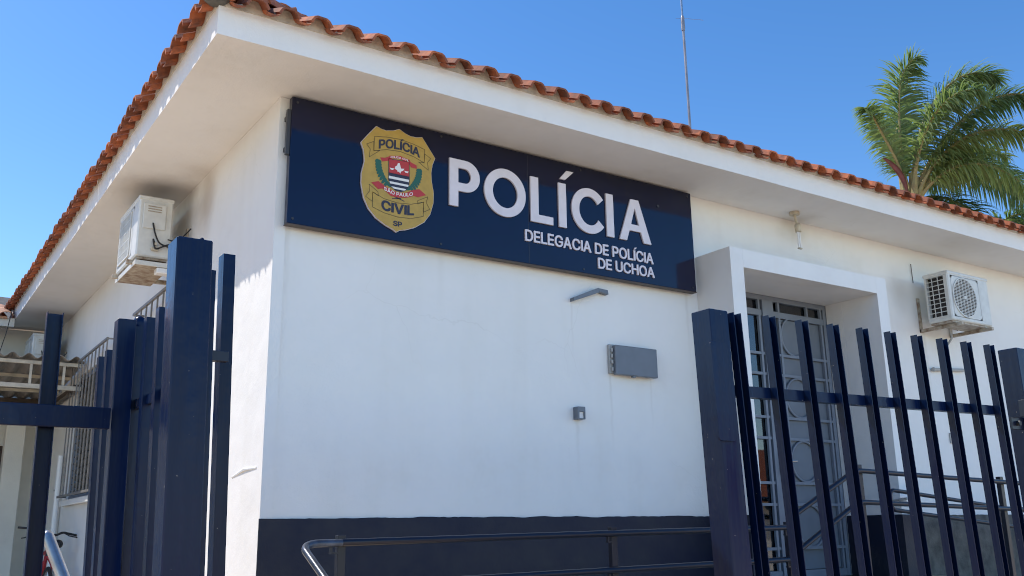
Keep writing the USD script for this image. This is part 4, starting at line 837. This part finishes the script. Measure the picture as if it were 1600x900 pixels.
# ================================================================ antenna
AT = thing('antenna_mast', 'thin steel antenna mast rising from the tiled roof', 'antenna', (5.93, 2.0, 6.0))
ax_, ay_ = 6.05, 2.0
obj('mast', tube([(ax_, ay_, Z(2.9)), (ax_ - 0.01, ay_, Z(6.33))], 0.017, 10), 'antenna', AT, smooth=40)
obj('joint', tube([(ax_ - 0.012, ay_, Z(6.32)), (ax_ - 0.012, ay_, Z(6.35)), (ax_ - 0.012, ay_, Z(6.5)), (ax_ - 0.012, ay_, Z(6.53))], [0.022, 0.027, 0.024, 0.018], 10), 'antenna', AT, smooth=40)
obj('whip', tube([(ax_ - 0.012, ay_, Z(6.53)), (ax_ - 0.02, ay_, Z(8.4))], 0.013, 10), 'rail_steel', AT, smooth=40)
for k, a in enumerate((-0.5, 2.64)): obj('radial', tube([(ax_ - 0.012, ay_, Z(6.5)), (ax_ + (0.27 - 0.17 * k) * math.cos(a), ay_ + (0.27 - 0.17 * k) * math.sin(a), Z(6.485 + 0.01 * k))], 0.0022, 5), 'antenna', AT)

# ================================================================ palm
def palm(name, label, base, fronds, trunk_r, seed):
    r_ = np.random.default_rng(seed)
    PM = thing(name, label, 'palm tree', (base[0], base[1], 0))
    zt = base[2]
    obj('trunk', tube([(base[0], base[1], 0), (base[0] + 0.05, base[1], zt * 0.5), (base[0], base[1], zt - 1.2), (base[0], base[1], zt - 0.5)], [trunk_r * 1.2, trunk_r, trunk_r * 0.95, trunk_r * 0.8], 14), 'trunk', PM, smooth=40)
    for (pts, mt_, dens, width, droop) in fronds:
        P = np.array(pts, float); n = 46
        # Bezier through control points (Catmull style)
        t = np.linspace(0, 1, n); k = np.linspace(0, 1, len(P))
        from scipy.interpolate import CubicSpline
        C_ = CubicSpline(k, P)(t)
        rr = np.linspace(0.042, 0.007, n); rr[:5] = np.linspace(0.075, 0.044, 5)
        fr = obj('frond', tube(C_, rr, 6), 'rachis', PM, smooth=40)
        tang = np.gradient(C_, axis=0); tang /= np.linalg.norm(tang, axis=1, keepdims=True)
        L = sum(np.linalg.norm(np.diff(C_, axis=0), axis=1)); V = []; F = []
        cnt = int(dens * 1.15 * L)
        for i in range(cnt):
            s = 0.16 + 0.84 * i / cnt; idx = min(n - 1, int(s * (n - 1))); p = C_[idx] + (C_[min(idx + 1, n - 1)] - C_[idx]) * (s * (n - 1) - idx)
            tg = tang[idx]; side = np.cross(tg, [0, 0, 1.0]); ln = np.linalg.norm(side)
            side = np.array([1.0, 0, 0]) if ln < 0.15 else side / ln
            upv = np.cross(side, tg)
            ll = width * 0.84 * (0.45 + 0.9 * math.sin(math.pi * min(1, 0.12 + s * 0.83)) ** 0.8) * r_.uniform(0.85, 1.12)
            for sd in (-1, 1):
                el = r_.choice([0.45, 0.15, -0.25, -0.6]) + r_.normal(0, 0.12)
                d0 = side * sd * math.cos(el) * 0.85 + upv * math.sin(el) + tg * r_.uniform(0.35, 0.7); d0 /= np.linalg.norm(d0)
                wv = np.cross(d0, upv); wv /= max(np.linalg.norm(wv), 1e-6); w0 = 0.0165 * r_.uniform(0.75, 1.3); dr = droop * r_.uniform(0.7, 1.7)
                q = p.copy(); d = d0.copy(); b0 = len(V); segs = 4
                wind = np.array([0.22, -0.05, 0.0])
                for j in range(segs + 1):
                    ww = w0 * [0.55, 1.0, 0.9, 0.6, 0.08][j]
                    V += [q - wv * ww, q + wv * ww]
                    d = d + np.array([0, 0, -1.0]) * dr * (0.10 + 0.15 * j) + wind * 0.22; d /= np.linalg.norm(d)
                    q = q + d * ll / segs
                for j in range(segs): a = b0 + 2 * j; F += [[a, a + 1, a + 3], [a, a + 3, a + 2]]
        obj('leaflets', trimesh.Trimesh(np.array(V), F, process=False), mt_, fr, kind='stuff')
    return PM
# crown centre and picture-plane directions at that distance, used only to lay out the fronds in space
PC = np.array([14.46, 4.40, Z(6.78)])
ra = np.array([0.831, -0.556, 0.0]); dp = np.array([0.556, 0.831, 0.0]); uz = np.array([0, 0, 1.0])
PS = 0.86
def W(a, b, c): return PC + (ra * a + uz * b + dp * c) * PS
F1 = [
    ([W(-0.05, -0.6, 0), W(-0.10, 0.4, 0), W(-0.12, 1.5, -.2), W(-0.05, 2.3, -.4), W(0.30, 2.75, -.6)], 'leaf_a', 52, 0.60, 0.55),
    ([W(-0.10, -0.6, 0), W(-0.35, 0.25, -.3), W(-0.75, 0.85, -.6), W(-1.05, 1.18, -.9), W(-1.28, 1.22, -1.1)], 'leaf_a', 48, 0.42, 0.75),
    ([W(0.0, -0.5, 0), W(0.25, 0.7, -.1), W(0.65, 1.65, -.2), W(1.25, 2.25, -.4), W(1.85, 2.35, -.5), W(2.1, 2.1, -.5)], 'leaf_a', 52, 0.55, 0.9),
    ([W(0.1, -0.5, 0), W(0.55, 0.45, -.3), W(1.15, 1.15, -.6), W(1.85, 1.55, -.9), W(2.6, 1.45, -1.1), W(3.0, 1.1, -1.2)], 'leaf_b', 54, 0.58, 1.0),
    ([W(0.1, -0.5, .2), W(0.7, 0.35, .5), W(1.4, 0.95, .8), W(2.2, 1.15, 1.0), W(3.0, 0.85, 1.1)], 'leaf_c', 50, 0.55, 1.0),
    ([W(0.1, -0.55, -.1), W(0.5, 0.2, -.5), W(1.1, 0.62, -.9), W(1.8, 0.62, -1.2), W(2.4, 0.25, -1.4)], 'leaf_c', 54, 0.58, 1.1),
    ([W(0.1, -0.6, 0), W(0.6, 0.05, -.2), W(1.2, 0.32, -.3), W(1.9, 0.12, -.3), W(2.5, -0.45, -.3)], 'leaf_a', 52, 0.60, 1.1),
    ([W(0.1, -0.65, 0), W(0.55, -0.15, -.5), W(1.05, -0.1, -1.0), W(1.55, -0.5, -1.4), W(1.85, -1.1, -1.6)], 'leaf_c', 52, 0.55, 1.15),
    ([W(0.1, -0.65, .2), W(0.8, -0.3, .6), W(1.6, -0.35, 1.0), W(2.4, -0.8, 1.2), W(2.9, -1.4, 1.3)], 'leaf_b', 52, 0.6, 1.1),
    ([W(0.1, -0.7, .2), W(0.5, -0.45, .5), W(1.1, -0.65, .9), W(1.6, -1.2, 1.1)], 'leaf_b', 50, 0.5, 1.0),
    ([W(-0.1, -0.6, .2), W(-0.4, -0.05, .6), W(-0.85, 0.05, 1.1), W(-1.15, -0.2, 1.4)], 'leaf_b', 46, 0.42, 0.9),
    ([W(0.0, -0.55, .1), W(0.05, 0.6, .4), W(0.25, 1.5, .9), W(0.7, 2.1, 1.4), W(1.1, 2.25, 1.8)], 'leaf_b', 50, 0.55, 0.8),
    ([W(0.0, -0.5, -.2), W(0.1, 0.5, -.6), W(0.35, 1.15, -1.1), W(0.75, 1.4, -1.5), W(1.15, 1.2, -1.8)], 'leaf_a', 54, 0.55, 0.9),
    ([W(0.1, -0.6, .1), W(0.8, 0.1, .3), W(1.7, 0.25, .5), W(2.7, -0.1, .6), W(3.4, -0.8, .6)], 'leaf_a', 50, 0.6, 1.0),
    ([W(0.0, -0.65, -.1), W(-0.2, -0.2, .7), W(-0.5, -0.25, 1.4), W(-0.7, -0.7, 1.8)], 'leaf_b', 44, 0.45, 1.0),
]
PM1 = palm('palm_tree', 'tall feathery palm with wind blown fronds rising behind the roof', PC, F1, 0.15, 3)
for k, (dx, dz) in enumerate(((-0.22, 0.25), (0.02, 0.1), (0.16, 0.0))):
    obj('leaf_base', tube([W(dx * 0.4, -1.3, -.05), W(dx * 0.8, -0.6, -.08), W(dx, -0.05 + dz, -.1)], [0.10, 0.075, 0.04], 8), 'rachis', PM1, smooth=40)
sp_ = trimesh.creation.icosphere(2, 1.0); v = sp_.vertices * [0.055, 0.05, 0.42]; v[:, 0] += 0.10 * (v[:, 2] / 0.42) ** 2 * -1
ang = math.radians(-28); cs_, sn_ = math.cos(ang), math.sin(ang)
vv = np.column_stack([v[:, 0] * cs_ + v[:, 2] * sn_, v[:, 1], -v[:, 0] * sn_ + v[:, 2] * cs_])
obj('spathe', trimesh.Trimesh(W(-0.33, -0.02, -.3) + vv[:, :1] * ra + vv[:, 1:2] * dp + vv[:, 2:] * uz, sp_.faces, process=False), 'spathe', PM1, smooth=True)
PC2 = PC + ra * 2.3 + dp * 2.5 + uz * -0.95; PC = PC2
F2 = [([W(0, -0.6, 0), W(0.5 * math.cos(a), 0.15 + 0.1 * (i % 3), 0.5 * math.sin(a)), W(1.2 * math.cos(a), 0.25 + 0.25 * (i % 3), 1.2 * math.sin(a)), W(1.9 * math.cos(a), -0.1 + 0.3 * (i % 3), 1.9 * math.sin(a)), W(2.4 * math.cos(a), -0.8 + 0.35 * (i % 3), 2.4 * math.sin(a))], ['leaf_b', 'leaf_a', 'leaf_b'][i % 3], 46, 0.55, 1.0)
      for i, a in enumerate(np.linspace(0.2, 2 * np.pi, 13, endpoint=False))]
palm('palm_tree', 'second darker palm half hidden low behind the roof at the right edge', PC2, F2, 0.14, 5)
